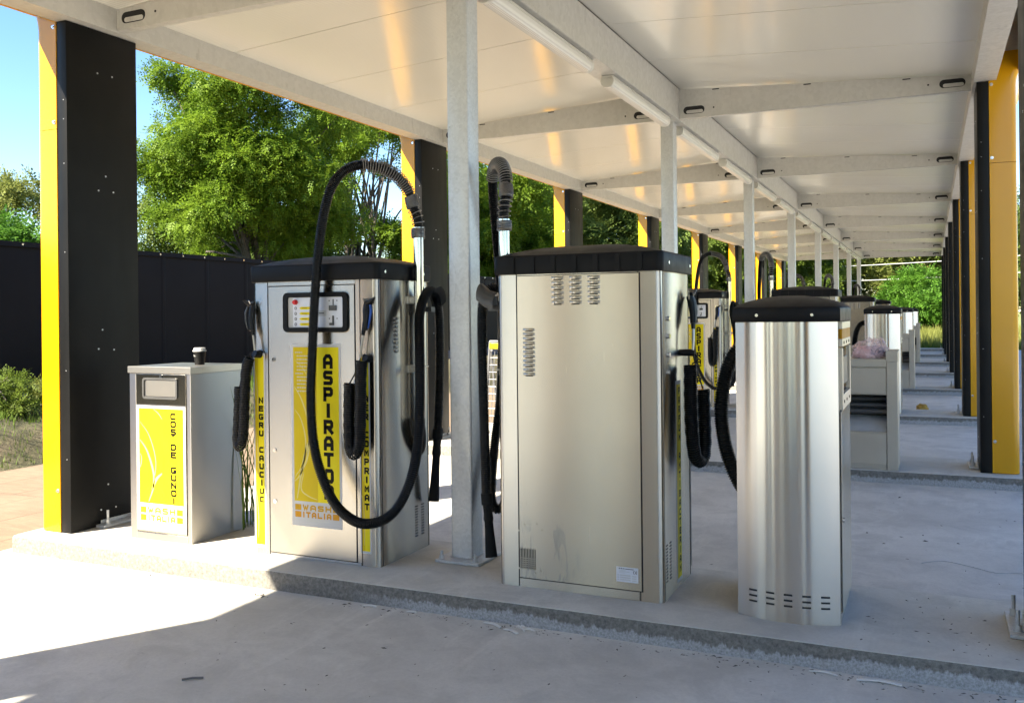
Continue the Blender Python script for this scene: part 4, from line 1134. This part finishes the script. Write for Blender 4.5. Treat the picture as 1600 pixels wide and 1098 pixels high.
def mat_washer():
    r = empty('mat_washer'); w = .62; xr = w
    # local: x 0..w, front at y = 0
    mb = MB(); mb.box(0, w - .095, .012, .42, 0, .345, 0); mb.box(0, w - .095, .012, .40, .68, 1.0, 0)
    mb.box(0, w - .095, .30, .42, .345, .68, 1)
    mb.box(0, .05, .012, .42, .345, .68, 0)
    mb.build('washer_body', [M['steel_beige'], M['dark_grey']], r, bevel=.004)
    mb = MB(); mb.box(-.008, w - .0955, -.006, .43, .935, 1.008); mb.build('washer_top', M['steel_beige'], r, bevel=.006)
    mb = MB(); mb.box(w - .094, w, -.008, .43, 0, 1.075); mb.box(w - .098, w + .004, -.012, .434, .985, 1.082); mb.build('end_post', M['steel_beige'], r, bevel=.006)
    mb = MB(); mb.box(.02, w - .1, .0, .0115, .69, .925); mb.build('splash_panel', M['steel_beige'], r, bevel=.003)
    mb = MB(); mb.box(.02, w - .1, .0, .0115, .05, .33); mb.build('lower_panel', M['steel_beige'], r, bevel=.003)
    mb = MB(); mb.add([(.051, .02, .35), (w - .1, .02, .35), (w - .1, .24, .47), (.051, .24, .47)], [(0, 1, 2, 3)]); mb.add([(.051, .02, .346), (w - .1, .02, .346), (w - .1, .24, .466), (.051, .24, .466)], [(3, 2, 1, 0)]); mb.build('tray', M['grey_plastic'], r)
    for i, z in enumerate((.52, .575, .63)):
        mb = MB(); mb.cyl((.052, .13 + .03 * i, z), (w - .1, .13 + .03 * i, z), .022, 14); mb.build('roller', M['dark_grey'], r)
    return r
M['steel_beige'] = plain('satin steel cabinet', (.45, .42, .36), .38, .55, .06, 3)
MW = mat_washer(); MW.location = (-.895, 8.955, 0)
tag(MW, 'satin steel mat washer with roller slot, plastic bag on top, on the second kerb', 'mat washer', 'mat washers')
for k, wh in ((-1, 'unseen satin steel mat washer added just behind the viewer for reflections'), (3, 'satin steel mat washer with bare top on the fourth kerb behind a slim vacuum'), (5, 'satin steel mat washer on the sixth kerb, farthest back')):
    c = copy_tree(MW); c.location = (-.895, 8.955 + (k - 1) * BAY, 0); c['label'] = wh  # first copy is unseen, added behind the camera for steel reflections
# bag on the mat washer
def blob(seed, sx, sy, sz, n=20, m=14, amp=.25, floor=True):
    V = []; 
    for j in range(m + 1):
        th = PI * j / m
        for i in range(n):
            ph = 2 * PI * i / n; d = Vector((math.sin(th) * math.cos(ph), math.sin(th) * math.sin(ph), math.cos(th)))
            f = 1 + amp * noise.noise(d * 1.6 + Vector((seed, 0, 0))) + amp * .6 * noise.noise(d * 4 + Vector((0, seed, 0)))
            p = Vector((d.x * sx, d.y * sy, d.z * sz)) * f
            if floor and p.z < -.5 * sz: p.z = -.5 * sz
            V.append(tuple(p))
    F = [(j * n + i, j * n + (i + 1) % n, (j + 1) * n + (i + 1) % n, (j + 1) * n + i) for j in range(m) for i in range(n)]
    mb = MB(); mb.add(V, F); return mb
bag = empty('plastic_bag', (-.545, 9.14, 1.0085))
tag(bag, 'crumpled pinkish transparent plastic bag lying on the mat washer', 'bag')
mb = blob(3, .150, .12, .115, amp=.3); mb.v = [(v[0], v[1], v[2] + .058) for v in mb.v]
mb2 = blob(8, .085, .09, .12, amp=.28); mb.add([(v[0] + .10, v[1], v[2] + .064) for v in mb2.v], mb2.f)
mb.build('film', M['bag'], bag, smooth=28)
mb = blob(5, .085, .07, .075, amp=.15); mb.v = [(v[0] - .03, v[1], v[2] + .04) for v in mb.v]; mb.build('contents', plain('pale pink stuff', (.62, .36, .33), .5), bag)
mb = MB(); mb.box(.03, .15, -.04, .05, .02, .12); mb.build('carton', plain('dark mauve box', (.16, .12, .15), .5), bag, bevel=.01, rot=(0, .1, .3))

# car mat rack with a mesh face on the second kerb
M['rack'] = plain('dull grey rack steel', (.16, .16, .165), .5, .3)
rk = empty('mat_rack', (-4.50, 9.32, 0), 0)
tag(rk, 'slanted grey mesh rack for car mats with yellow sign, seen between post and cabinet', 'mat rack')
mb = MB()
for x in (-.12, .30):
    mb.tube([(x, -.02, .0), (x, .16, 1.14)], .014, 8); mb.tube([(x, .40, 0), (x, .16, 1.14)], .014, 8)
mb.tube([(-.12, .16, 1.14), (.30, .16, 1.14)], .014, 8); mb.tube([(-.12, .0, .12), (.30, .0, .12)], .012, 8)
mb.build('rack_frame', M['rack'], rk)
mb = MB()
for i in range(13):
    t = .12 + .86 * i / 12; y, z = -.02 + .18 * t, 1.14 * t; mb.tube([(-.12, y, z), (.30, y, z)], .005, 5)
for i in range(9):
    x = -.12 + .42 * (i + .5) / 9; mb.tube([(x, 0, .13), (x, .158, 1.13)], .005, 5)
mb.build('mesh_panel', M['rack'], rk)
mb = MB(); mb.box(-.10, .06, .10, .106, 1.06, 1.12); mb.build('sign', M['yel_bright'], rk)

# ------------------------------------------------------------------ fence on the left
fx, fy0, fy1 = -13.0, -12, 62
fe = empty('fence', (fx, 0, 0)); tag(fe, 'tall dark blue-black sheet metal fence on a concrete plinth beyond the grass bank', 'fence')
mb = MB()
prof = []
y = fy0
while y < fy1:
    prof += [(y, 0), (y + 1.02, 0), (y + 1.05, .012), (y + 1.10, .012)]; y += 1.13
prof_pts = [(q[1], q[0]) for q in prof]
V = [(a, b, .38) for a, b in prof_pts] + [(a, b, 2.62) for a, b in prof_pts]; n = len(prof_pts)
mb.add(V, [(i, i + 1, n + i + 1, n + i) for i in range(n - 1)])
mb.build('sheet', M['fence'], fe, smooth=0)
mb = MB(); mb.box(-.03, .045, fy0, fy1, 2.585, 2.665, 0)
y = fy0 + .4
while y < fy1: mb.cyl((.045, y, 2.625), (.052, y, 2.625), .018, 8, 1); y += .565
mb.build('cap_rail', [M['fence'], M['chrome']], fe, smooth=0)
mb = MB(); mb.box(-.15, .40, fy0, fy1, -.4, .405); mb.build('plinth', concrete('plinth concrete', (.22, .23, .25)), fe, bevel=.02)

# ------------------------------------------------------------------ grass on the bank and in the far field
def grass_patch(name, xr, yr, n, hmin, hmax, mat, zf, seed, width=.008, kind='stuff', lean=.5, dens=None):
    rg = np.random.default_rng(seed)
    X = rg.uniform(*xr, n); Y = rg.uniform(*yr, n)
    if dens is not None:
        keep = np.array([dens(x, y) for x, y in zip(X, Y)]) > rg.uniform(0, 1, n); X, Y = X[keep], Y[keep]
    n = len(X); Z = np.array([zf(x, y) for x, y in zip(X, Y)])
    h = rg.uniform(hmin, hmax, n) * rg.uniform(.5, 1, n); a = rg.uniform(0, 2 * PI, n); ln = rg.uniform(.1, 1, n) * lean * h; w = width * rg.uniform(.6, 1.4, n)
    dx, dy = np.cos(a), np.sin(a); segs = 3; Vs = []
    for s in range(segs + 1):
        t = s / segs; ww = w * (1 - .9 * t)
        x = X + dx * ln * t * t; y = Y + dy * ln * t * t; z = Z - .02 + h * (t - .2 * lean * t * t)
        Vs += [np.stack([x - dy * ww, y + dx * ww, z], 1), np.stack([x + dy * ww, y - dx * ww, z], 1)]
    V = np.stack(Vs, 1).reshape(-1, 3); b = np.arange(n)[:, None] * (2 * (segs + 1))
    F = np.concatenate([b + np.array([2 * s, 2 * s + 1, 2 * s + 3, 2 * s + 2]) for s in range(segs)], 0)
    o = raw_mesh(name, V, F, mat); o['kind'] = kind; return o
def dens(x, y): return (1 if x < -9.55 else .22) * (.4 + .6 * (noise.noise(Vector((x * 1.6, y * 1.6, 1))) > -.1))
grass_patch('bank_grass', (-12.5, -8.75), (3.5, 15), 60000, .05, .17, M['grass'], bank_h, 5, .007, dens=dens)
grass_patch('tall_bank_grass', (-12.3, -9.8), (4, 15), 500, .25, .5, M['grass'], bank_h, 6, .006, dens=dens)
grass_patch('meadow_grass', (-14, 16), (40.2, 64), 60000, .35, 1.0, M['grass_dry'], lambda x, y: GZ - .02, 9, .016)
grass_patch('weed_fringe', (-6, 6), (40.0, 41.2), 2200, .2, .6, M['grass'], lambda x, y: GZ - .02, 10, .012)

# ------------------------------------------------------------------ trees
def tree(label, x, y, h, crown_r, zc, rz, mat, n_spray, seed, leaf=.05, trunk_r=.16, group='trees beyond the fence', name='tree', lean=(0, 0), stems=1, holes=.35, clump_r=.75, nc=None, fork=.35, cat='tree', zmin=None):
    """tapered trunk and limbs carrying many small leaf sprays clustered in clumps"""
    rg = np.random.default_rng(seed)
    r = empty(name, (x, y, GZ)); tag(r, label, cat, group)
    nc = nc or int(60 * (crown_r * crown_r * rz / 9))
    # clump centres: mostly on the outer half of the crown, pushed about by noise
    C = []
    while len(C) < nc:
        d = rg.normal(size=3); d /= np.linalg.norm(d); q = rg.uniform(.15, 1) ** .45
        p = np.array([d[0] * crown_r * q, d[1] * crown_r * q, d[2] * rz * q])
        if noise.noise(Vector(p * .55) + Vector((seed * 3.3, 0, 0))) < -holes * .35 + rg.uniform(-.2, .05): continue
        C.append(p + np.array([lean[0], lean[1], zc]))
    C = np.array(C)
    if zmin is not None: C = C[C[:, 2] > zmin]
    # limbs
    tm = MB(); base_pts = []
    for s in range(stems):
        off = np.array([rg.uniform(-.5, .5), rg.uniform(-.5, .5), 0]) * (1 if stems > 1 else 0)
        top = np.array([lean[0] * .6, lean[1] * .6, zc - rz * .1]) + off * 3.2
        pts = []
        for t in np.linspace(0, 1, 7):
            wob = np.array([noise.noise(Vector((t * 2.3, seed * 1.7 + s * 5, 0))), noise.noise(Vector((t * 2.3, seed * 1.7 + s * 5, 9))), 0]) * .35 * t * crown_r * .4
            pts.append(off * .25 * (1 - t) + top * t * np.array([1, 1, 1]) + wob)
        rad = [trunk_r * (1.15 - .8 * t) / (stems ** .4) for t in np.linspace(0, 1, 7)]
        tm.tube([tuple(p) for p in pts], rad, 9)
        base_pts.append((np.array(pts), rad))
    sel = rg.choice(len(C), min(len(C), 26 * stems), replace=False)
    for i in sel:
        pts, rad = base_pts[rg.integers(stems)]
        k = rg.uniform(fork, .98) * 6; k0 = int(k); a = pts[k0] + (pts[min(6, k0 + 1)] - pts[k0]) * (k - k0); ra = rad[k0] * .55
        b = C[i]; mid = (a + b) / 2 + np.array([0, 0, .12 * np.linalg.norm(b - a)]) + rg.normal(0, .12, 3)
        P = smooth_path([tuple(a), tuple(mid), tuple(b)], .25)
        if len(P) < 3: continue
        tm.tube(P, [ra * (1 - .85 * t) + .006 for t in np.linspace(0, 1, len(P))], 6)
    tm.build('trunk', M['bark'], r, smooth=60)
    # sprays of leaflets
    ci = rg.integers(len(C), size=n_spray)
    d = rg.normal(size=(n_spray, 3)); d /= np.linalg.norm(d, axis=1, keepdims=True)
    q = rg.uniform(0, 1, (n_spray, 1)) ** .5
    cr = clump_r * rg.uniform(.55, 1.2, len(C))[ci][:, None]
    B = C[ci] + d * q * cr * np.array([1, 1, .62])
    if zmin is not None: B[:, 2] = np.maximum(B[:, 2], zmin)
    # direction: outward and drooping
    D = d * .7 + rg.normal(0, .5, (n_spray, 3)); D[:, 2] -= .35; D /= np.linalg.norm(D, axis=1, keepdims=True)
    nl = 7; S = np.cross(D, rg.normal(size=(n_spray, 3))); S /= np.linalg.norm(S, axis=1, keepdims=True)
    # most leaves face up
    up = np.array([0, 0, 1.0]); S2 = np.cross(D, np.broadcast_to(up, D.shape) + rg.normal(0, .35, D.shape)); S2 /= np.linalg.norm(S2, axis=1, keepdims=True) + 1e-6
    ln = leaf * rg.uniform(.8, 1.25, (n_spray, 1)); Vs = []
    for j in range(nl):
        sd = 1 if j % 2 else -1; t = (j // 2 + .4) * .85
        o = B + D * ln * t * 1.1
        tip = o + (S2 * sd * .95 + D * .45) * ln * (1 if j < nl - 1 else .6)
        mid = (o + tip) / 2; wv = D * ln * .33 + S * ln * .10
        if j == nl - 1: tip = o + D * ln * 1.1; mid = (o + tip) / 2; wv = S2 * ln * .33
        Vs += [o, mid + wv, tip, mid - wv]
    V = np.stack(Vs, 1).reshape(-1, 3); F = np.arange(len(V)).reshape(-1, 4)
    raw_mesh('crown', V, F, M[mat], r)
    return r
GT = 'trees beyond the fence'
tree('big bright acacia spreading over the fence behind the litter bin', -15.2, 19.4, 9, 3.0, 5.9, 3.3, 'leaf_acacia', 42000, 1, .066, .15, lean=(-1.1, -.3), nc=80, clump_r=.8, holes=.35, stems=2)
tree('dark leafy tree standing behind the bright acacia', -22.2, 24.2, 10, 3.0, 4.6, 3.4, 'leaf_dark', 12000, 2, .11, .22, lean=(0, .5), nc=70, clump_r=1.0)
tree('thin many-stemmed tree with sky showing through its crown', -17.0, 26.0, 10, 3.0, 6.4, 3.7, 'leaf_acacia', 9500, 33, .085, .17, stems=4, nc=44, clump_r=.75, holes=.7, fork=.3)
tree('round bush crown over the fence left of the first pylon', -24.4, 18.0, 6, 2.9, 3.3, 2.4, 'leaf_olive', 18000, 4, .085, .14, nc=75, clump_r=.8)
tree('low bright shrub crown just above the fence, outermost on the street side', -19.6, 14.0, 4, 1.8, 2.5, 1.2, 'leaf_bush', 9000, 14, .085, .10, nc=34, clump_r=.6)
tree('fresh green tree filling the gap between nearest post and second cabinet', -15.6, 33.0, 9, 3.2, 5.0, 4.0, 'leaf_acacia', 17000, 5, .115, .2, nc=70, clump_r=1.0)
tree('dense green tree behind the third yellow pylon', -17.6, 43.5, 9, 3.4, 5.0, 4.2, 'leaf_blue', 14000, 6, .14, .2, nc=70, clump_r=1.1)
tree('bluish green tree between the third and fourth yellow pylons', -14.6, 48.0, 9, 3.2, 5.2, 4.2, 'leaf_blue', 14000, 7, .14, .2, nc=70, clump_r=1.1)
tree('dark tree behind the distant gooseneck hose', -13.2, 58.5, 10, 3.8, 5.0, 4.6, 'leaf_dark', 13000, 8, .16, .22, nc=75, clump_r=1.2)
tree('dark round tree behind the far vacuum lids', -8.8, 61, 10, 3.4, 4.8, 4.6, 'leaf_dark', 12000, 9, .16, .22, nc=70, clump_r=1.2)
tree('olive tree at the end of the canopy, left of the bright bush', -5.4, 67, 10, 3.6, 5.0, 4.8, 'leaf_olive', 13000, 10, .17, .22, nc=75, clump_r=1.2, group='trees beyond the meadow')
tree('pale loose tree with sky gaps behind the bright bush', -.2, 74, 10, 3.8, 5.8, 4.6, 'leaf_olive', 8000, 11, .18, .22, nc=70, clump_r=1.2, holes=.6, group='trees beyond the meadow')
tree('broad bright green bush in the meadow at the end of the canopy', -.75, 62.5, 5, 2.15, 2.0, 2.0, 'leaf_bush', 12000, 12, .13, .10, nc=55, clump_r=.8, group='trees beyond the meadow', cat='bush', name='bush')
tree('dark tree at the far end, close against the black pylons', 3.4, 71, 10, 3.4, 5.2, 4.6, 'leaf_blue', 12000, 13, .17, .22, nc=70, clump_r=1.2, group='trees beyond the meadow')
tree('tall tree far behind the thin many-stemmed tree', -23.6, 42.6, 11, 2.6, 5.0, 4.4, 'leaf_blue', 7000, 15, .14, .2, nc=60, clump_r=1.2)
tree('low dark shrubs growing along the fence under the acacia', -16.8, 22.0, 4, 1.9, 2.2, 1.3, 'leaf_dark', 6000, 16, .10, .1, nc=34, clump_r=.8, cat='shrub', name='shrub')
for i, (x, y, lb) in enumerate(((-10.55, 7.5, 'low leafy weed clump on the bank crest, nearer one beside the first pylon'), (-10.35, 8.9, 'low leafy weed clump on the bank crest, farther one behind the first pylon'), (-10.9, 6.4, 'low leafy weed clump on the bank crest at the frame edge'))):
    o = tree(lb, x, y, .5, .75, .10, .26, ('leaf_dark', 'leaf_olive', 'leaf_dark')[i], 2600, 50 + i, .030, .012, group='weed clumps on the bank', name='weed_clump', nc=26, clump_r=.2, cat='weeds'); o.location.z = bank_h(x, y)
# bare twigs at the far left
tw = MB(); rg = np.random.default_rng(4)
def twig(p, d, l, r, dep):
    q = p + d * l; tw.tube([tuple(p), tuple((p + q) / 2 + Vector(rg.normal(0, .03, 3))), tuple(q)], [r, r * .75, r * .5], 5)
    if dep:
        for _ in range(3): twig(p.lerp(q, rg.uniform(.4, 1)), (d + Vector(rg.normal(0, .45, 3))).normalized(), l * .6, r * .55, dep - 1)
twig(Vector((0, 0, 0)), Vector((.02, .02, 1)).normalized(), 3.6, .05, 0); twig(Vector((.06, .05, 3.5)), Vector((.1, 0, 1)).normalized(), 1.5, .03, 4)
o = tw.build('bare_tree', M['bark'], loc=(-25.0, 17.4, GZ)); tag(o, 'leafless thin twigs against the sky, left of the first pylon', 'tree', GT)

# ------------------------------------------------------------------ power line beyond the meadow
for (x, side) in ((-42, 0), (24, 1)):
    mb = MB(); mb.tube([(x, 63, GZ - .3), (x, 63, 7.0)], [.14, .09], 10); mb.box(x - .06, x + .06, 62.2, 63.8, 6.3, 6.42)
    tag(mb.build('utility_pole', M['bark']), 'wooden utility pole carrying the cables beyond the meadow', 'pole', 'utility poles')
for (z0, z1, sag, y, lab) in ((6.35, 6.35, 2.05, 62.9, 'upper pale power cable crossing in front of the far trees'), (5.6, 5.2, 2.05, 62.4, 'lower pale power cable crossing in front of the far trees')):
    pts = [(-42 + 66 * t, y, z0 + (z1 - z0) * t - sag * 4 * t * (1 - t)) for t in np.linspace(0, 1, 40)]
    mb = MB(); mb.tube(pts, .022, 6); tag(mb.build('power_cable', M['white']), lab, 'cable')

# ------------------------------------------------------------------ litter
LIT = plain('white plastic offcut', (.72, .70, .66), .5)
def strip(a, b, w, label, bend=.01):
    A, B = Vector((*a, GZ + .008)), Vector((*b, GZ + .008)); mid = (A + B) / 2 + Vector((0, bend, .004))
    mb = MB(); d = (B - A).normalized(); s = Vector((-d.y, d.x, 0)); P = smooth_path([A, mid, B], .02)
    rings = [[tuple(p + s * w / 2), tuple(p - s * w / 2), tuple(p - s * w / 2 + Vector((0, 0, -.006))), tuple(p + s * w / 2 + Vector((0, 0, -.006)))] for p in P]
    mb.loft(rings); o = mb.build('plastic_strip', LIT, smooth=0, bevel=.002); tag(o, label, 'litter', 'white offcuts along the kerb')
strip((-4.544, 4.057), (-4.317, 4.125), .02, 'white plastic strip lying in the sun before the litter bin', .02)
strip((-2.786, 4.13), (-2.69, 4.13), .016, 'short white strip at the kerb, nearest the ASPIRATOR cabinet')
strip((-2.519, 4.135), (-2.445, 4.13), .016, 'short white strip at the kerb before the nearest post')
strip((-2.07, 4.145), (-1.95, 4.10), .018, 'white strip at the kerb below the back-turned cabinet, left one of a bent pair')
strip((-1.935, 4.095), (-1.83, 4.045), .018, 'white strip below the back-turned cabinet, right one of a bent pair')
strip((-.494, 4.13), (-.37, 4.12), .010, 'thin white strip at the kerb below the slim vacuum')
strip((-.30, 4.115), (-.12, 4.12), .022, 'long white strip at the kerb, beyond the slim vacuum')
strip((.295, 4.13), (.36, 4.11), .02, 'white strip end at the frame edge by the kerb')
mb = MB(); rg2 = np.random.default_rng(2)
for i in range(4):
    a = Vector((-1.885 + .018 * i, 4.128 - .006 * i, GZ + .012)); b = a + Vector((.07 * rg2.uniform(.4, 1), .05 * rg2.uniform(-1, .6), .015 * rg2.uniform(0, 1)))
    mb.tube([a, (a + b) / 2 + Vector((0, 0, .006)), b], [.004, .005, .003], 5)
tag(mb.build('crumpled_film', LIT), 'crumpled white film at the kerb beside the bent strips', 'litter')
mb = MB(); mb.tube([(-2.943, 2.98, GZ + .006), (-2.91, 3.01, GZ + .008), (-2.872, 3.033, GZ + .006)], .005, 6); tag(mb.build('stick', M['rack']), 'thin dark stick lying on the shaded forecourt', 'stick')
mb = MB(); mb.tube(smooth_path([(-.065, 6.168, GZ + .004), (.06, 6.26, GZ + .005), (.22, 6.18, GZ + .004), (.34, 6.10, GZ + .004), (.5, 6.165, GZ + .004)], .03), .0018, 5); tag(mb.build('wire', M['grey_plastic']), 'thin wavy wire lying on the concrete by the first right pylon', 'wire')
mb = blob(6, .09, .07, .06, amp=.35); o = mb.build('crumpled_glove', plain('ochre cloth', (.50, .30, .05), .7), loc=(-.135, 15.7, GZ + .03), smooth=30); tag(o, 'crumpled ochre cloth lying on the third kerb bay', 'litter')
# loose crumbs of mortar and leaf on the concrete: uncountable
rg3 = np.random.default_rng(21); mb = MB()
def crumb(x, y, z, s):
    a = rg3.uniform(0, PI); dx, dy = math.cos(a) * s, math.sin(a) * s; w = s * rg3.uniform(.15, .5); h = s * rg3.uniform(.1, .4)
    mb.add([(x - dx, y - dy, z), (x - dy * w / s, y + dx * w / s, z), (x + dx, y + dy, z), (x + dy * w / s, y - dx * w / s, z), (x + dx * .2, y, z + h)], [(0, 1, 4), (1, 2, 4), (2, 3, 4), (3, 0, 4)])
for _ in range(46): crumb(rg3.uniform(-.30, .36), rg3.uniform(4.3, 5.1), .001, rg3.uniform(.003, .014))
for _ in range(90): crumb(rg3.uniform(-3.4, .5), rg3.uniform(3.0, 4.15), GZ + .001, abs(rg3.normal(.004, .004)) + .002)
for _ in range(240): crumb(rg3.uniform(-3.0, .5), 4.16 - abs(rg3.normal(0, .05)), GZ + .001, abs(rg3.normal(.005, .005)) + .002)
for _ in range(70): crumb(rg3.uniform(-1.3, .7), rg3.uniform(5.3, 8.8), GZ + .001, abs(rg3.normal(.007, .007)) + .003)
for _ in range(14): crumb(-3.42 + rg3.normal(0, .06), 4.06 + rg3.normal(0, .02), GZ + .001, rg3.uniform(.006, .02))
o = mb.build('debris', plain('grey brown crumbs', (.13, .12, .105), .9), smooth=0); o['kind'] = 'stuff'

# ------------------------------------------------------------------ light, sky, camera
SUN_EL = 40.8; SUN_AZ = math.degrees(math.atan2(-.53, -.848)) % 360      # clockwise from +Y
w = bpy.data.worlds.new('World'); SC.world = w; w.use_nodes = True
nt = w.node_tree; sky = nt.nodes.new('ShaderNodeTexSky'); sky.sky_type = 'NISHITA'; sky.sun_disc = False
sky.sun_elevation = math.radians(SUN_EL); sky.sun_rotation = math.radians(SUN_AZ); sky.air_density = 1.0; sky.dust_density = .1; sky.ozone_density = 2
bg = nt.nodes['Background']; hs = nt.nodes.new('ShaderNodeHueSaturation'); hs.inputs['Hue'].default_value = .505; hs.inputs['Saturation'].default_value = 1.2; nt.links.new(sky.outputs[0], hs.inputs['Color']); nt.links.new(hs.outputs[0], bg.inputs[0]); bg.inputs[1].default_value = .056
sl_ = bpy.data.lights.new('sun', 'SUN'); sl_.energy = 4.0; sl_.angle = math.radians(.53); sl_.color = (1, .90, .73)
so = bpy.data.objects.new('sun', sl_); COL.objects.link(so)
el = math.radians(SUN_EL); dv = Vector((math.cos(el) * .53, math.cos(el) * .848, -math.sin(el)))
so.rotation_euler = dv.to_track_quat('-Z', 'Y').to_euler(); so.location = (-20, -30, 30)
cam = bpy.data.cameras.new('camera'); co = bpy.data.objects.new('camera', cam); COL.objects.link(co)
f, psi, roll, cy = 1429.50, math.radians(24.587), math.radians(-.5926), 490.89
cam.sensor_width = 36; cam.sensor_fit = 'HORIZONTAL'; cam.lens = f / 1600 * 36; cam.shift_y = -(549 - cy) / 1600; cam.clip_start = .05; cam.clip_end = 2000
Fw = Vector((-math.sin(psi), math.cos(psi), 0)); Rt = Vector((math.cos(psi), math.sin(psi), 0)); Up = Vector((0, 0, 1))
c_, s_ = math.cos(roll), math.sin(roll)
X = Rt * c_ + Up * s_; Y = -Rt * s_ + Up * c_; Z = -Fw
co.matrix_world = Matrix(((X.x, Y.x, Z.x, 0), (X.y, Y.y, Z.y, 0), (X.z, Y.z, Z.z, 1.45), (0, 0, 0, 1)))
SC.camera = co
SC.view_settings.view_transform = 'Standard'; SC.view_settings.look = 'None'; SC.view_settings.gamma = 1; SC.view_settings.exposure = 2.6
SC.render.engine = 'CYCLES'
SC.cycles.use_denoising = True; SC.cycles.use_adaptive_sampling = True; SC.cycles.adaptive_threshold = .02
SC.cycles.max_bounces = 10; SC.cycles.diffuse_bounces = 5; SC.cycles.glossy_bounces = 5; SC.cycles.transparent_max_bounces = 6
SC.cycles.caustics_reflective = False; SC.cycles.caustics_refractive = False; SC.cycles.sample_clamp_indirect = 6
